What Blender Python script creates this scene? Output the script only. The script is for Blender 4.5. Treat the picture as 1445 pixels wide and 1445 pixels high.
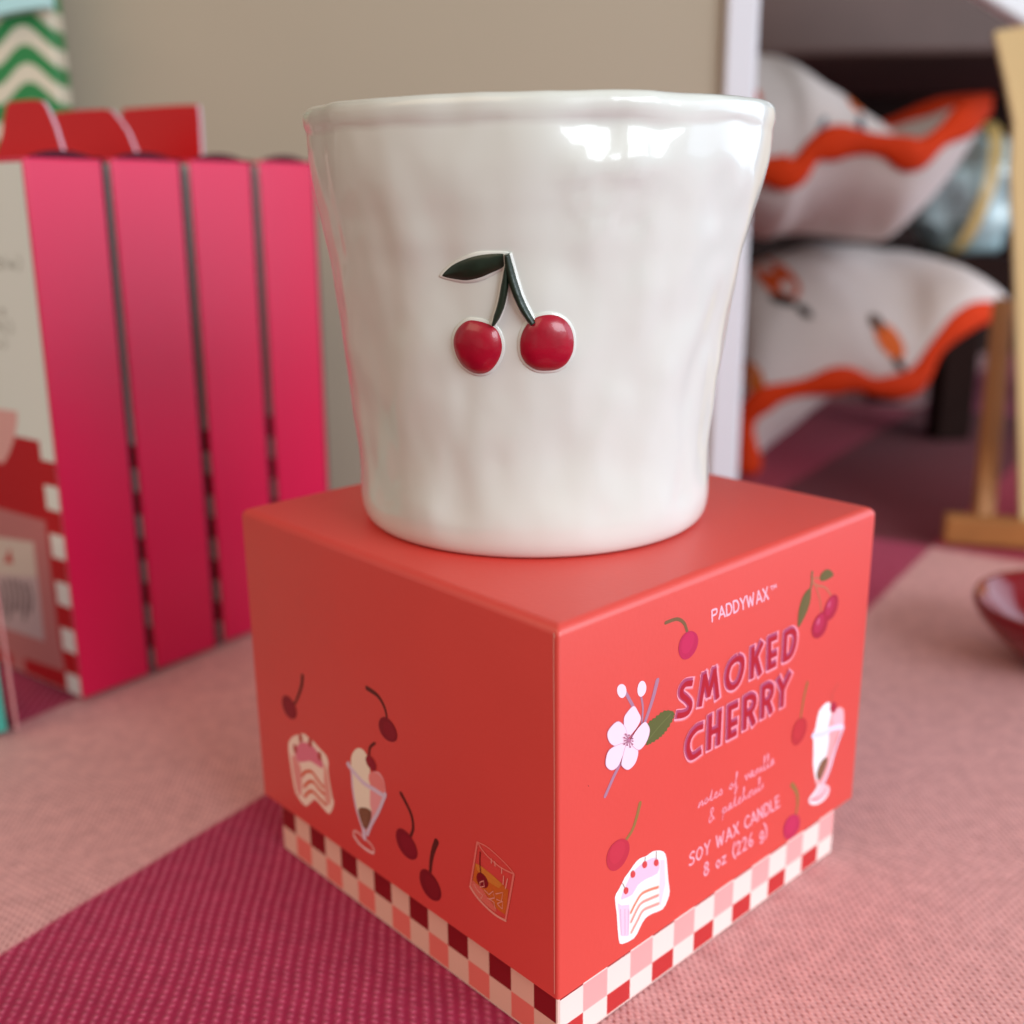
import bpy, bmesh, math, random
from mathutils import Vector, Matrix, noise
from mathutils.bvhtree import BVHTree

random.seed(7)
for o in list(bpy.data.objects):
    bpy.data.objects.remove(o, do_unlink=True)
scene = bpy.context.scene
COL = scene.collection

# ------------------------------------------------------------------ camera
F_PX = 1567.66                                   # focal length in pixels of a 1445 px wide picture
CAM = Vector((-0.0097, -0.2377, 0.1547))
PITCH, ROLL = math.radians(-16.1377), math.radians(-0.6499)
DIR = Vector((0, math.cos(PITCH), math.sin(PITCH)))
_r = Vector((1, 0, 0)); _u = _r.cross(DIR)
RIGHT = _r * math.cos(ROLL) + _u * math.sin(ROLL)
UP = _u * math.cos(ROLL) - _r * math.sin(ROLL)
cd = bpy.data.cameras.new('camera')
cam = bpy.data.objects.new('camera', cd); COL.objects.link(cam)
cam.matrix_world = Matrix(((RIGHT.x, UP.x, -DIR.x, CAM.x), (RIGHT.y, UP.y, -DIR.y, CAM.y),
                           (RIGHT.z, UP.z, -DIR.z, CAM.z), (0, 0, 0, 1)))
cd.sensor_width = 36.0
cd.lens = 36.0 * F_PX / 1445.0
cd.clip_start, cd.clip_end = 0.01, 30.0
cd.dof.use_dof = True
cd.dof.focus_distance = 0.199
cd.dof.aperture_fstop = 9.5
scene.camera = cam

# ------------------------------------------------------------------ world, lamps, exposure
w = bpy.data.worlds.new('World'); scene.world = w; w.use_nodes = True
bg = w.node_tree.nodes['Background']
wt = w.node_tree
wtc = wt.nodes.new('ShaderNodeTexCoord'); wno = wt.nodes.new('ShaderNodeTexNoise')
wno.inputs['Scale'].default_value = 2.6; wno.inputs['Detail'].default_value = 3
wra = wt.nodes.new('ShaderNodeValToRGB')                 # the mottled darks and lights of the shop around
wra.color_ramp.elements[0].position = 0.36; wra.color_ramp.elements[0].color = (0.30, 0.25, 0.20, 1)
wra.color_ramp.elements[1].position = 0.64; wra.color_ramp.elements[1].color = (1.55, 1.44, 1.34, 1)
wt.links.new(wtc.outputs['Generated'], wno.inputs['Vector']); wt.links.new(wno.outputs['Fac'], wra.inputs['Fac'])
wt.links.new(wra.outputs['Color'], bg.inputs['Color'])
bg.inputs['Strength'].default_value = 0.34

def area(name, az, el, dist, sx, sy, power, color, target=(0, 0, 0.1)):
    ld = bpy.data.lights.new(name, 'AREA'); ld.shape = 'RECTANGLE'
    ld.size, ld.size_y, ld.energy, ld.color = sx, sy, power, color
    o = bpy.data.objects.new(name, ld); COL.objects.link(o)
    a, e = math.radians(az), math.radians(el)
    v = Vector((math.sin(a) * math.cos(e), -math.cos(a) * math.cos(e), math.sin(e)))
    o.location = Vector(target) + v * dist
    o.rotation_euler = v.to_track_quat('Z', 'Y').to_euler()
    return o

area('window_light', 46, 18, 1.5, 1.05, 0.7, 23, (0.84, 0.93, 1.0))
area('cool_side_fill', 112, 12, 1.4, 2.2, 0.9, 15, (0.66, 0.80, 1.0))  # added cool lamp, gives bluish sheen to faces turned right
area('warm_left_fill', -48, 40, 1.7, 1.3, 1.1, 9.5, (1.0, 0.76, 0.52))  # added soft warm fill, lifts the left-hand sides

vs = scene.view_settings
vs.view_transform = 'Standard'; vs.look = 'None'; vs.exposure = 0.0; vs.gamma = 1.0
vs.use_curve_mapping = False
scene.render.engine = 'CYCLES'

# ------------------------------------------------------------------ helpers
def lin(c):
    out = []
    for v in c:
        v /= 255.0
        out.append(v / 12.92 if v <= 0.04045 else ((v + 0.055) / 1.055) ** 2.4)
    return (*out, 1.0)

MATS = {}
def mat(name, rgb, rough=0.5, spec=0.5, coat=0.0, coat_rough=0.05, bump=0.0, bscale=400.0,
        var=0.0, vscale=30.0, sheen=0.0, sss=0.0, trans=0.0, detail=3.0, bdist=0.001):
    if name in MATS: return MATS[name]
    m = bpy.data.materials.new(name); m.use_nodes = True
    nt = m.node_tree; b = nt.nodes['Principled BSDF']
    c = lin(rgb)
    b.inputs['Base Color'].default_value = c
    b.inputs['Roughness'].default_value = rough
    b.inputs['Specular IOR Level'].default_value = spec
    b.inputs['Coat Weight'].default_value = coat
    b.inputs['Coat Roughness'].default_value = coat_rough
    b.inputs['Sheen Weight'].default_value = sheen
    b.inputs['Transmission Weight'].default_value = trans
    if sss:
        b.inputs['Subsurface Weight'].default_value = sss
        b.inputs['Subsurface Radius'].default_value = (0.004, 0.003, 0.0025)
        b.inputs['Subsurface Scale'].default_value = 0.6
    tc = nt.nodes.new('ShaderNodeTexCoord')
    if var:
        n = nt.nodes.new('ShaderNodeTexNoise'); n.inputs['Scale'].default_value = vscale; n.inputs['Detail'].default_value = 4
        nt.links.new(tc.outputs['Object'], n.inputs['Vector'])
        hsv = nt.nodes.new('ShaderNodeHueSaturation'); hsv.inputs['Color'].default_value = c
        mr = nt.nodes.new('ShaderNodeMapRange')
        mr.inputs['From Min'].default_value = 0.25; mr.inputs['From Max'].default_value = 0.75
        mr.inputs['To Min'].default_value = 1 - var; mr.inputs['To Max'].default_value = 1 + var
        nt.links.new(n.outputs['Fac'], mr.inputs['Value']); nt.links.new(mr.outputs['Result'], hsv.inputs['Value'])
        nt.links.new(hsv.outputs['Color'], b.inputs['Base Color'])
    if bump:
        n = nt.nodes.new('ShaderNodeTexNoise'); n.inputs['Scale'].default_value = bscale; n.inputs['Detail'].default_value = detail
        nt.links.new(tc.outputs['Object'], n.inputs['Vector'])
        bp = nt.nodes.new('ShaderNodeBump'); bp.inputs['Strength'].default_value = bump; bp.inputs['Distance'].default_value = bdist
        nt.links.new(n.outputs['Fac'], bp.inputs['Height']); nt.links.new(bp.outputs['Normal'], b.inputs['Normal'])
        if coat: nt.links.new(bp.outputs['Normal'], b.inputs['Coat Normal'])
    MATS[name] = m
    return m

def ink(rgb, rough=0.5):
    return mat('ink_%d_%d_%d' % tuple(rgb), rgb, rough, 0.35)

def link(name, bm, mats, parent=None, smooth=False, label=None, normals=True):
    if normals: bmesh.ops.recalc_face_normals(bm, faces=bm.faces)
    me = bpy.data.meshes.new(name); bm.to_mesh(me); bm.free()
    for m in (mats if isinstance(mats, (list, tuple)) else [mats]): me.materials.append(m)
    if smooth:
        for p in me.polygons: p.use_smooth = True
    o = bpy.data.objects.new(name, me); COL.objects.link(o)
    if parent is not None:
        o.parent = parent
        base = parent
        while base.parent is not None: base = base.parent
        # meshes are written in world coordinates; bring them into the frame of their thing
        M = Matrix.Translation(base.location) @ base.rotation_euler.to_matrix().to_4x4()
        if base.type == 'EMPTY': me.transform(M.inverted())
    if label: o['label'] = label
    return o

def thing(name, label, cat, loc, rz=0.0, group=None):
    o = bpy.data.objects.new(name, None); COL.objects.link(o)
    o.empty_display_size = 0.02
    o.location = loc; o.rotation_euler = (0, 0, rz)
    tag(o, label, cat, group)
    return o

def tag(o, label, cat, group=None):
    o['label'] = label; o['category'] = cat
    if group: o['group'] = group
    return o

def box(bm, c, ex, ey, ez, sx, sy, sz, mi=0):
    """box with base centre c, axes ex, ey, ez and sizes"""
    vs_ = []
    for k in (0, 1):
        for a, b in ((-.5, -.5), (.5, -.5), (.5, .5), (-.5, .5)):
            vs_.append(bm.verts.new(c + ex * (a * sx) + ey * (b * sy) + ez * (k * sz)))
    out = []
    for f in ((3, 2, 1, 0), (4, 5, 6, 7), (0, 1, 5, 4), (1, 2, 6, 5), (2, 3, 7, 6), (3, 0, 4, 7)):
        fc = bm.faces.new([vs_[i] for i in f]); fc.material_index = mi; out.append(fc)
    return out

def bevel(bm, w_, seg=3, edges=None):
    bmesh.ops.bevel(bm, geom=list(edges if edges is not None else bm.edges), offset=w_, segments=seg, profile=0.5, affect='EDGES')

X, Y, Z = Vector((1, 0, 0)), Vector((0, 1, 0)), Vector((0, 0, 1))

def ray(px, py):
    return (DIR + RIGHT * ((px - 722.5) / F_PX) - UP * ((py - 722.5) / F_PX))
def on_plane(px, py, P, n):
    v = ray(px, py); return CAM + v * (((P - CAM).dot(n)) / v.dot(n))
def at_y(px, py, y): return on_plane(px, py, Vector((0, y, 0)), Y)
def at_z(px, py, z): return on_plane(px, py, Vector((0, 0, z)), Z)

def smooth_line(pts, n=6, closed=False):
    pts = [Vector(p) for p in pts]; out = []
    N = len(pts)
    rng = range(N) if closed else range(N - 1)
    for i in rng:
        if closed: p0, p1, p2, p3 = pts[i - 1], pts[i], pts[(i + 1) % N], pts[(i + 2) % N]
        else: p0, p1, p2, p3 = pts[max(i - 1, 0)], pts[i], pts[i + 1], pts[min(i + 2, N - 1)]
        for k in range(n):
            t = k / n
            out.append(0.5 * ((2 * p1) + (p2 - p0) * t + (2 * p0 - 5 * p1 + 4 * p2 - p3) * t * t + (3 * p1 - p0 - 3 * p2 + p3) * t ** 3))
    if not closed: out.append(pts[-1])
    return out

class Print:
    """ink printed on one flat face: polygons and pen strokes in the face's own metres"""
    def __init__(s, O, u, v, n, zoom=None):
        s.O, s.u, s.v, s.n = O, u, v, n
        s.bm = bmesh.new(); s.mats = []; s.k = 0; s.zoom = zoom or (0, 0, 1.0)
    def uv(s, p):
        x0, y0, sc = s.zoom
        P = on_plane(x0 + p[0] / sc, y0 + p[1] / sc, s.O, s.n)
        d = P - s.O
        return Vector((d.dot(s.u), d.dot(s.v)))
    def mi(s, m):
        if m not in s.mats: s.mats.append(m)
        return s.mats.index(m)
    def pos(s, q, layer):
        return s.O + s.u * q.x + s.v * q.y + s.n * (0.00004 + layer * 0.000016 + s.k * 0.0000007)
    def poly_uv(s, pts, m, layer=0, smooth=0):
        if smooth: pts = smooth_line(pts, smooth, True)
        s.k += 1
        vv = [s.bm.verts.new(s.pos(q, layer)) for q in pts]
        f = s.bm.faces.new(vv); f.material_index = s.mi(m)
        f.normal_update()
        if f.normal.dot(s.n) < 0: f.normal_flip()
    def poly(s, pts, m, layer=0, smooth=0):
        s.poly_uv([s.uv(p) for p in pts], m, layer, smooth)
    def ellipse(s, c, a, b, m, layer=0, seg=26):
        """c centre, a and b the two half axes (vectors) in zoom pixels"""
        pts = []
        for i in range(seg):
            t = 2 * math.pi * i / seg
            wob = 1 + 0.03 * math.sin(2 * t + c[0]) + 0.02 * math.sin(3 * t + c[1])
            pts.append((c[0] + (a[0] * math.cos(t) + b[0] * math.sin(t)) * wob, c[1] + (a[1] * math.cos(t) + b[1] * math.sin(t)) * wob))
        s.poly(pts, m, layer)
    def stroke_uv(s, P, w0, m, layer=0, w1=None, smooth=5, caps=True, ext=0.0):
        if smooth and len(P) > 2: P = smooth_line(P, smooth)
        P = [Vector(p) for p in P]
        if (P[0] - P[-1]).length < 1e-7: ext, caps = 0.0, False
        if ext:
            P = [P[0] + (P[0] - P[1]).normalized() * ext] + P[1:-1] + [P[-1] + (P[-1] - P[-2]).normalized() * ext]
        Q = [P[0]]
        for p in P[1:]:
            if (p - Q[-1]).length > 1e-6: Q.append(p)
        P = Q
        if len(P) < 2: return
        w1 = w0 if w1 is None else w1
        s.k += 1
        N = len(P); L, R = [], []
        for i, p in enumerate(P):
            t = (P[min(i + 1, N - 1)] - P[max(i - 1, 0)]).normalized()
            nn = Vector((-t.y, t.x)); h = 0.5 * (w0 + (w1 - w0) * i / (N - 1))
            L.append(s.bm.verts.new(s.pos(p + nn * h, layer))); R.append(s.bm.verts.new(s.pos(p - nn * h, layer)))
        mi = s.mi(m); fs = []
        for i in range(N - 1):
            fs.append(s.bm.faces.new((R[i], R[i + 1], L[i + 1], L[i])))
        if caps:
            for end in (0, 1):
                p = P[-1] if end else P[0]
                t = ((P[-1] - P[-2]) if end else (P[0] - P[1])).normalized()
                nn = Vector((-t.y, t.x)); h = 0.5 * (w1 if end else w0)
                mid = [s.bm.verts.new(s.pos(p + (nn * math.cos(a) + t * math.sin(a)) * h, layer)) for a in (math.pi * .25, math.pi * .5, math.pi * .75)]
                ring = ([L[-1]] + mid + [R[-1]]) if end else ([R[0]] + mid + [L[0]])
                if not end: ring = [R[0], L[0]][::-1] and [L[0], R[0]] and ([R[0]] + mid + [L[0]])
                fs.append(s.bm.faces.new(ring))
        for f in fs:
            f.material_index = mi; f.normal_update()
            if f.normal.dot(s.n) < 0: f.normal_flip()
    def stroke(s, pts, w0, m, layer=0, w1=None, smooth=5, caps=True, ext=0.0):
        s.stroke_uv([s.uv(p) for p in pts], w0, m, layer, w1, smooth, caps, ext)
    def done(s, name, parent, label=None):
        return link(name, s.bm, s.mats, parent, label=label, normals=False)

# pen-stroke glyphs, unit box (x right, y up), advance width
G = {
 'P': ([[(0, 0), (0, 1)], [(0, 1), (.45, .98), (.55, .76), (.42, .54), (0, .5)]], .6),
 'A': ([[(0, 0), (.33, 1)], [(.33, 1), (.66, 0)], [(.12, .3), (.55, .3)]], .7),
 'D': ([[(0, 0), (0, 1)], [(0, 1), (.4, .93), (.58, .5), (.4, .07), (0, 0)]], .65),
 'Y': ([[(0, 1), (.28, .48)], [(.58, 1), (.28, .48)], [(.28, .48), (.26, 0)]], .6),
 'W': ([[(0, 1), (.18, 0)], [(.18, 0), (.4, .8)], [(.4, .8), (.6, 0)], [(.6, 0), (.82, 1)]], .88),
 'X': ([[(0, 0), (.55, 1)], [(0, 1), (.55, 0)]], .6),
 'S': ([[(.5, .88), (.28, 1), (.05, .82), (.12, .6), (.4, .45), (.5, .2), (.28, 0), (0, .1)]], .6),
 'O': ([[(.32, 1), (.06, .75), (.02, .35), (.3, 0), (.6, .3), (.6, .72), (.32, 1)]], .72),
 'C': ([[(.55, .85), (.35, 1), (.06, .72), (.04, .3), (.3, 0), (.55, .14)]], .6),
 'N': ([[(0, 0), (0, 1)], [(0, 1), (.5, 0)], [(.5, 0), (.5, 1)]], .62),
 'L': ([[(0, 1), (0, 0)], [(0, 0), (.42, 0)]], .5),
 'E': ([[(0, 0), (0, 1)], [(0, 1), (.42, 1)], [(0, .52), (.36, .52)], [(0, 0), (.44, 0)]], .54),
 'T': ([[(0, 1), (.5, 1)], [(.25, 1), (.25, 0)]], .52),
 'M': ([[(0, 0), (.08, 1)], [(.08, 1), (.35, .3)], [(.35, .3), (.6, 1)], [(.6, 1), (.68, 0)]], .76),
 '8': ([[(.25, .53), (.06, .72), (.24, .98), (.44, .74), (.25, .53), (.03, .26), (.24, 0), (.48, .25), (.25, .53)]], .58),
 'o': ([[(.22, .58), (.02, .3), (.2, 0), (.44, .26), (.22, .58)]], .5),
 'z': ([[(.02, .55), (.4, .55)], [(.4, .55), (.02, .02)], [(.02, .02), (.42, .02)]], .5),
 '(': ([[(.25, 1.1), (.05, .7), (.05, .25), (.25, -.15)]], .32),
 ')': ([[(.0, 1.1), (.2, .7), (.2, .25), (.0, -.15)]], .32),
 '2': ([[(.03, .75), (.2, 1), (.42, .8), (.3, .4), (.02, .02)], [(.02, .02), (.46, .02)]], .55),
 '6': ([[(.4, .98), (.14, .65), (.04, .25), (.24, 0), (.44, .22), (.26, .48), (.08, .32)]], .55),
 'g': ([[(.4, .5), (.2, .58), (.04, .3), (.2, .04), (.4, .24)], [(.42, .56), (.4, 0), (.26, -.28), (.04, -.2)]], .5),
 'l': ([[(0, 1), (0, 0)]], .2),
 'e': ([[(.02, .3), (.42, .34), (.24, .58), (.04, .36), (.12, .04), (.42, .1)]], .52),
 'b': ([[(0, 1), (0, 0)], [(0, .45), (.25, .58), (.42, .3), (.24, 0), (0, .1)]], .5),
 's': ([[(.34, .5), (.16, .58), (.06, .44), (.3, .22), (.2, 0), (0, .08)]], .42),
 ' ': ([], .45),
}
def text_line(pr, txt, b0, b1, t0, t1, wd, m, layer=0):
    """letters along the zoom-pixel quad: baseline b0 to b1, cap line t0 to t1"""
    total = sum(G[c][1] for c in txt)
    b0, b1, t0, t1 = (pr.uv(p) for p in (b0, b1, t0, t1))
    x = 0.0
    for c in txt:
        strokes, adv = G[c]
        for st in strokes:
            P = []
            for (a, b) in st:
                f = (x + a * 0.8) / total
                lo = b0.lerp(b1, f); hi = t0.lerp(t1, f)
                P.append(lo + (hi - lo) * b)
            pr.stroke_uv(P, wd, m, layer, smooth=5)
        x += adv

# ------------------------------------------------------------------ the tablecloth
CA = math.radians(55.7)                              # direction of the woven stripes
def cloth_material():
    m = bpy.data.materials.new('woven_check'); m.use_nodes = True
    nt = m.node_tree; b = nt.nodes['Principled BSDF']; L = nt.links
    b.inputs['Roughness'].default_value = 0.9; b.inputs['Specular IOR Level'].default_value = 0.15
    b.inputs['Sheen Weight'].default_value = 0.06
    tc = nt.nodes.new('ShaderNodeTexCoord')
    wn = nt.nodes.new('ShaderNodeTexNoise'); wn.inputs['Scale'].default_value = 30; wn.inputs['Detail'].default_value = 2
    L.new(tc.outputs['Object'], wn.inputs['Vector'])
    wv = nt.nodes.new('ShaderNodeVectorMath'); wv.operation = 'SUBTRACT'; wv.inputs[1].default_value = (.5, .5, .5)
    L.new(wn.outputs['Color'], wv.inputs[0])
    ws = nt.nodes.new('ShaderNodeVectorMath'); ws.operation = 'SCALE'; ws.inputs['Scale'].default_value = 0.0028
    L.new(wv.outputs[0], ws.inputs[0])
    wa = nt.nodes.new('ShaderNodeVectorMath'); wa.operation = 'ADD'
    L.new(tc.outputs['Object'], wa.inputs[0]); L.new(ws.outputs[0], wa.inputs[1])
    def M(op, a, b_=None, c=None, clamp=False):
        n = nt.nodes.new('ShaderNodeMath'); n.operation = op; n.use_clamp = clamp
        for i, v in enumerate((a, b_, c)):
            if v is None: continue
            if isinstance(v, (int, float)): n.inputs[i].default_value = v
            else: L.new(v, n.inputs[i])
        return n.outputs[0]
    def dot(vec, dx, dy):
        n = nt.nodes.new('ShaderNodeVectorMath'); n.operation = 'DOT_PRODUCT'; n.inputs[1].default_value = (dx, dy, 0)
        L.new(vec, n.inputs[0]); return n.outputs['Value']
    P = wa.outputs[0]
    s = dot(P, math.sin(CA), -math.cos(CA)); t = dot(P, math.cos(CA), math.sin(CA))
    def stripe(co, off, period, lo, hi):
        # 1 inside [off, off+width), with a soft woven edge
        fr = M('FRACT', M('DIVIDE', M('SUBTRACT', co, off), period))
        a = M('MULTIPLY', M('SUBTRACT', fr, lo), 120.0, clamp=True)
        c = M('MULTIPLY', M('SUBTRACT', hi, fr), 120.0, clamp=True)
        return M('MULTIPLY', a, c)
    hi_s = M('MULTIPLY_ADD', M('MULTIPLY', M('SUBTRACT', 0.12, t), 7.5, clamp=True), M('MULTIPLY', M('GREATER_THAN', s, -0.1), 0.12), 0.5)
    ds = stripe(s, -0.08, 0.19, 0.0, hi_s)
    dt = stripe(t, 0.2925, 0.76, 0.0, 0.45)
    # twill: ribs of little thread dots
    q = dot(P, 0.998, 0.06); l = dot(P, -0.06, 0.998)
    rib = M('COSINE', M('MULTIPLY', q, 2 * math.pi / 0.0024))
    ribn = M('MULTIPLY_ADD', rib, 0.5, 0.5)
    dots = M('COSINE', M('MULTIPLY_ADD', l, 2 * math.pi / 0.0017, M('MULTIPLY', q, 2 * math.pi / 0.0048)))
    dotn = M('MULTIPLY_ADD', dots, 0.5, 0.5)
    tn_ = nt.nodes.new('ShaderNodeTexNoise'); tn_.inputs['Scale'].default_value = 900; tn_.inputs['Detail'].default_value = 1
    L.new(tc.outputs['Object'], tn_.inputs['Vector'])
    thread = M('MULTIPLY', M('MULTIPLY', M('POWER', ribn, 1.5), M('MULTIPLY_ADD', dotn, 0.6, 0.4)), M('MULTIPLY_ADD', tn_.outputs['Fac'], 1.5, 0.05), clamp=True)
    # fine cross threads of the pale cloth
    sq = M('POWER', M('MULTIPLY_ADD', M('COSINE', M('MULTIPLY', q, 2 * math.pi / 0.00135)), 0.5, 0.5), 1.5)
    sl = M('POWER', M('MULTIPLY_ADD', M('COSINE', M('MULTIPLY_ADD', l, 2 * math.pi / 0.0021, M('MULTIPLY', q, 2 * math.pi / 0.0027))), 0.5, 0.5), 0.7)
    slit = M('MULTIPLY', M('MULTIPLY', sq, sl), M('MULTIPLY_ADD', tn_.outputs['Fac'], 1.6, 0.1))
    cross = M('MULTIPLY_ADD', M('COSINE', M('MULTIPLY', l, 2 * math.pi / 0.00105)), 0.09, 0.09)
    fine = M('SUBTRACT', M('SUBTRACT', 1.0, M('MULTIPLY', slit, 0.65)), cross, clamp=True)
    fn = nt.nodes.new('ShaderNodeTexNoise'); fn.inputs['Scale'].default_value = 700; fn.inputs['Detail'].default_value = 2
    L.new(tc.outputs['Object'], fn.inputs['Vector'])
    def rgb(c):
        n = nt.nodes.new('ShaderNodeRGB'); n.outputs[0].default_value = lin(c); return n.outputs[0]
    def mix(f, a, c):
        n = nt.nodes.new('ShaderNodeMix'); n.data_type = 'RGBA'
        if isinstance(f, (int, float)): n.inputs[0].default_value = f
        else: L.new(f, n.inputs[0])
        L.new(a, n.inputs[6]); L.new(c, n.inputs[7]); return n.outputs[2]
    pale = mix(fine, rgb((162, 100, 102)), rgb((226, 170, 168)))
    mid = mix(thread, rgb((160, 34, 72)), rgb((206, 96, 126)))
    midt = mix(thread, rgb((150, 26, 54)), rgb((200, 70, 96)))
    dark = mix(thread, rgb((92, 12, 26)), rgb((128, 30, 44)))
    c1 = mix(ds, pale, mid); c2 = mix(ds, midt, dark)
    c = mix(dt, c1, c2)
    hv = nt.nodes.new('ShaderNodeHueSaturation')
    vn = nt.nodes.new('ShaderNodeTexNoise'); vn.inputs['Scale'].default_value = 260; vn.inputs['Detail'].default_value = 3
    L.new(tc.outputs['Object'], vn.inputs['Vector'])
    L.new(M('MULTIPLY_ADD', vn.outputs['Fac'], 0.5, 0.75), hv.inputs['Value'])
    L.new(c, hv.inputs['Color']); L.new(hv.outputs['Color'], b.inputs['Base Color'])
    h = M('ADD', M('MULTIPLY', M('MULTIPLY', thread, ds), 1.0), M('MULTIPLY', fine, M('SUBTRACT', 0.8, M('MULTIPLY', ds, 0.8))))
    h = M('ADD', h, M('MULTIPLY', fn.outputs['Fac'], 0.5))
    bp = nt.nodes.new('ShaderNodeBump'); bp.inputs['Strength'].default_value = 0.5; bp.inputs['Distance'].default_value = 0.0005
    L.new(h, bp.inputs['Height']); L.new(bp.outputs['Normal'], b.inputs['Normal'])
    return m

bm = bmesh.new()
nx, ny, x0, x1, y0, y1 = 150, 150, -0.75, 0.85, -0.3, 0.85
def cloth_z(x, y):
    d = max(0.0, min(1.0, (math.hypot(x, y) - 0.085) / 0.05))
    n = noise.noise(Vector((x * 14, y * 14, 0.3))) * 0.0009 + noise.noise(Vector((x * 35, y * 30, 4))) * 0.0003
    return (n - 0.0011) * d - 0.0001
rows = [[bm.verts.new((x0 + (x1 - x0) * i / nx, y0 + (y1 - y0) * j / ny,
         cloth_z(x0 + (x1 - x0) * i / nx, y0 + (y1 - y0) * j / ny))) for i in range(nx + 1)] for j in range(ny + 1)]
for j in range(ny):
    for i in range(nx):
        bm.faces.new((rows[j][i], rows[j][i + 1], rows[j + 1][i + 1], rows[j + 1][i]))
cloth = link('tablecloth', bm, cloth_material(), smooth=True)
cloth['kind'] = 'structure'

# ------------------------------------------------------------------ the candle box
TH = math.radians(43.0378)
EX = Vector((math.cos(TH), math.sin(TH), 0)); EY = Vector((-math.sin(TH), math.cos(TH), 0))
W, H, HB, INS = 0.1, 0.07187, 0.015, 0.0028
NEAR = -(EX + EY) * (W / 2)                            # near corner of the lid, on the table
cb = thing('candle_box', 'coral red cardboard candle box printed with cherries under the white cup', 'box', (0, 0, 0), TH)

coral = mat('coral_paper', (220, 66, 56), 0.47, 0.9, bump=0.12, bscale=900, var=0.015, vscale=60, bdist=0.0003)
def wrapped_box(w_, h_, z_, rv, rt, nseg=5):
    """paper-wrapped box: crisp upright edges, softer rounding along the top"""
    b_ = bmesh.new(); loops = []
    levels = [(0, 0.0), (0, h_ - rt)] + [(rt * (1 - math.cos(a)), h_ - rt + rt * math.sin(a)) for a in (math.pi / 2 * k / nseg for k in range(1, nseg + 1))]
    for ins, z in levels:
        lp = []; hw = w_ / 2 - ins; r_ = max(rv, 0.0002)
        for q in range(4):
            ca = math.pi / 2 * q; cx_ = (hw - r_) * (1 if q in (0, 3) else -1); cy_ = (hw - r_) * (1 if q in (0, 1) else -1)
            for k in range(4):
                a = ca + math.pi / 2 * k / 3
                p = EX * (cx_ + r_ * math.cos(a)) + EY * (cy_ + r_ * math.sin(a))
                lp.append(b_.verts.new((p.x, p.y, z_ + z)))
        loops.append(lp)
    n = len(loops[0])
    for A, B in zip(loops, loops[1:]):
        for i in range(n): b_.faces.new((A[i], A[(i + 1) % n], B[(i + 1) % n], B[i]))
    b_.faces.new(loops[0][::-1]); b_.faces.new(loops[-1])
    return b_
bm = wrapped_box(W, H, HB, 0.0006, 0.0019)
lid = link('lid', bm, coral, cb, smooth=True)
for p in lid.data.polygons:
    if p.area > 0.004: p.use_smooth = False
lid.data.set_sharp_from_angle(angle=math.radians(40))

checks = {'dark': ink((140, 18, 26)), 'peach': ink((238, 190, 172)), 'mid': ink((240, 120, 110)), 'white': ink((246, 222, 214)), 'red': ink((196, 48, 48)), 'pink': ink((244, 168, 166))}
bm = bmesh.new()
paper = mat('base_paper', (240, 205, 195), 0.5, 0.4)
box(bm, Vector((0, 0, 0.0002)), EX, EY, Z, W - 2 * INS, W - 2 * INS, HB + 0.002)
bevel(bm, 0.0004, 2, [e for e in bm.edges if abs(e.verts[0].co.z - e.verts[1].co.z) > 0.01])
bmesh.ops.recalc_face_normals(bm, faces=bm.faces)
BL = W - 2 * INS
BC = NEAR + (EX + EY) * INS
def gingham(pr, n, rows_, total):
    wq = total / n
    for i in range(n):
        top = HB
        for h, pair in rows_:
            lo = max(top - h, 0.0006)
            a = max(i * wq, 0.0005); b_ = min((i + 1) * wq, total - 0.0005)
            j = 0.0002 * math.sin(i * 2.3)
            pr.poly_uv([Vector((a, lo)), Vector((b_, lo)), Vector((b_, top + 0.001)), Vector((a, top + 0.001))] if top == HB else
                       [Vector((a, lo)), Vector((b_, lo)), Vector((b_, top)), Vector((a, top))], checks[pair[i % 2]])
            top -= h
prL = Print(BC, EY, Z, -EX); prL.bm.free(); prL.bm = bm; prL.mats = [paper]
gingham(prL, 15, [(0.0086, ('dark', 'peach')), (0.0070, ('peach', 'mid'))], BL)
prR = Print(BC, EX, Z, -EY); prR.bm.free(); prR.bm = bm; prR.mats = prL.mats
gingham(prR, 14, [(0.0036, ('dark', 'white')), (0.0062, ('white', 'pink')), (0.0060, ('red', 'white'))], BL)
link('base', bm, prL.mats, cb, normals=False)

LID0 = NEAR + Z * HB
def left_print(zoom): return Print(LID0, EY, Z, -EX, zoom)
def right_print(zoom): return Print(LID0, EX, Z, -EY, zoom)
zA = (940, 870, 6.88); zB = (840, 940, 7.608); zC = (380, 940, 5.161); zD = (1100, 960, 6.018)
zE = (650, 1170, 10.322); zF = (960, 1060, 7.606); zG = (850, 1180, 9.027); zH = (540, 1100, 7.608)
zI = (1090, 790, 10.325); zJ = (820, 780, 3.6125); zK = (820, 1060, 3.6125)

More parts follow.
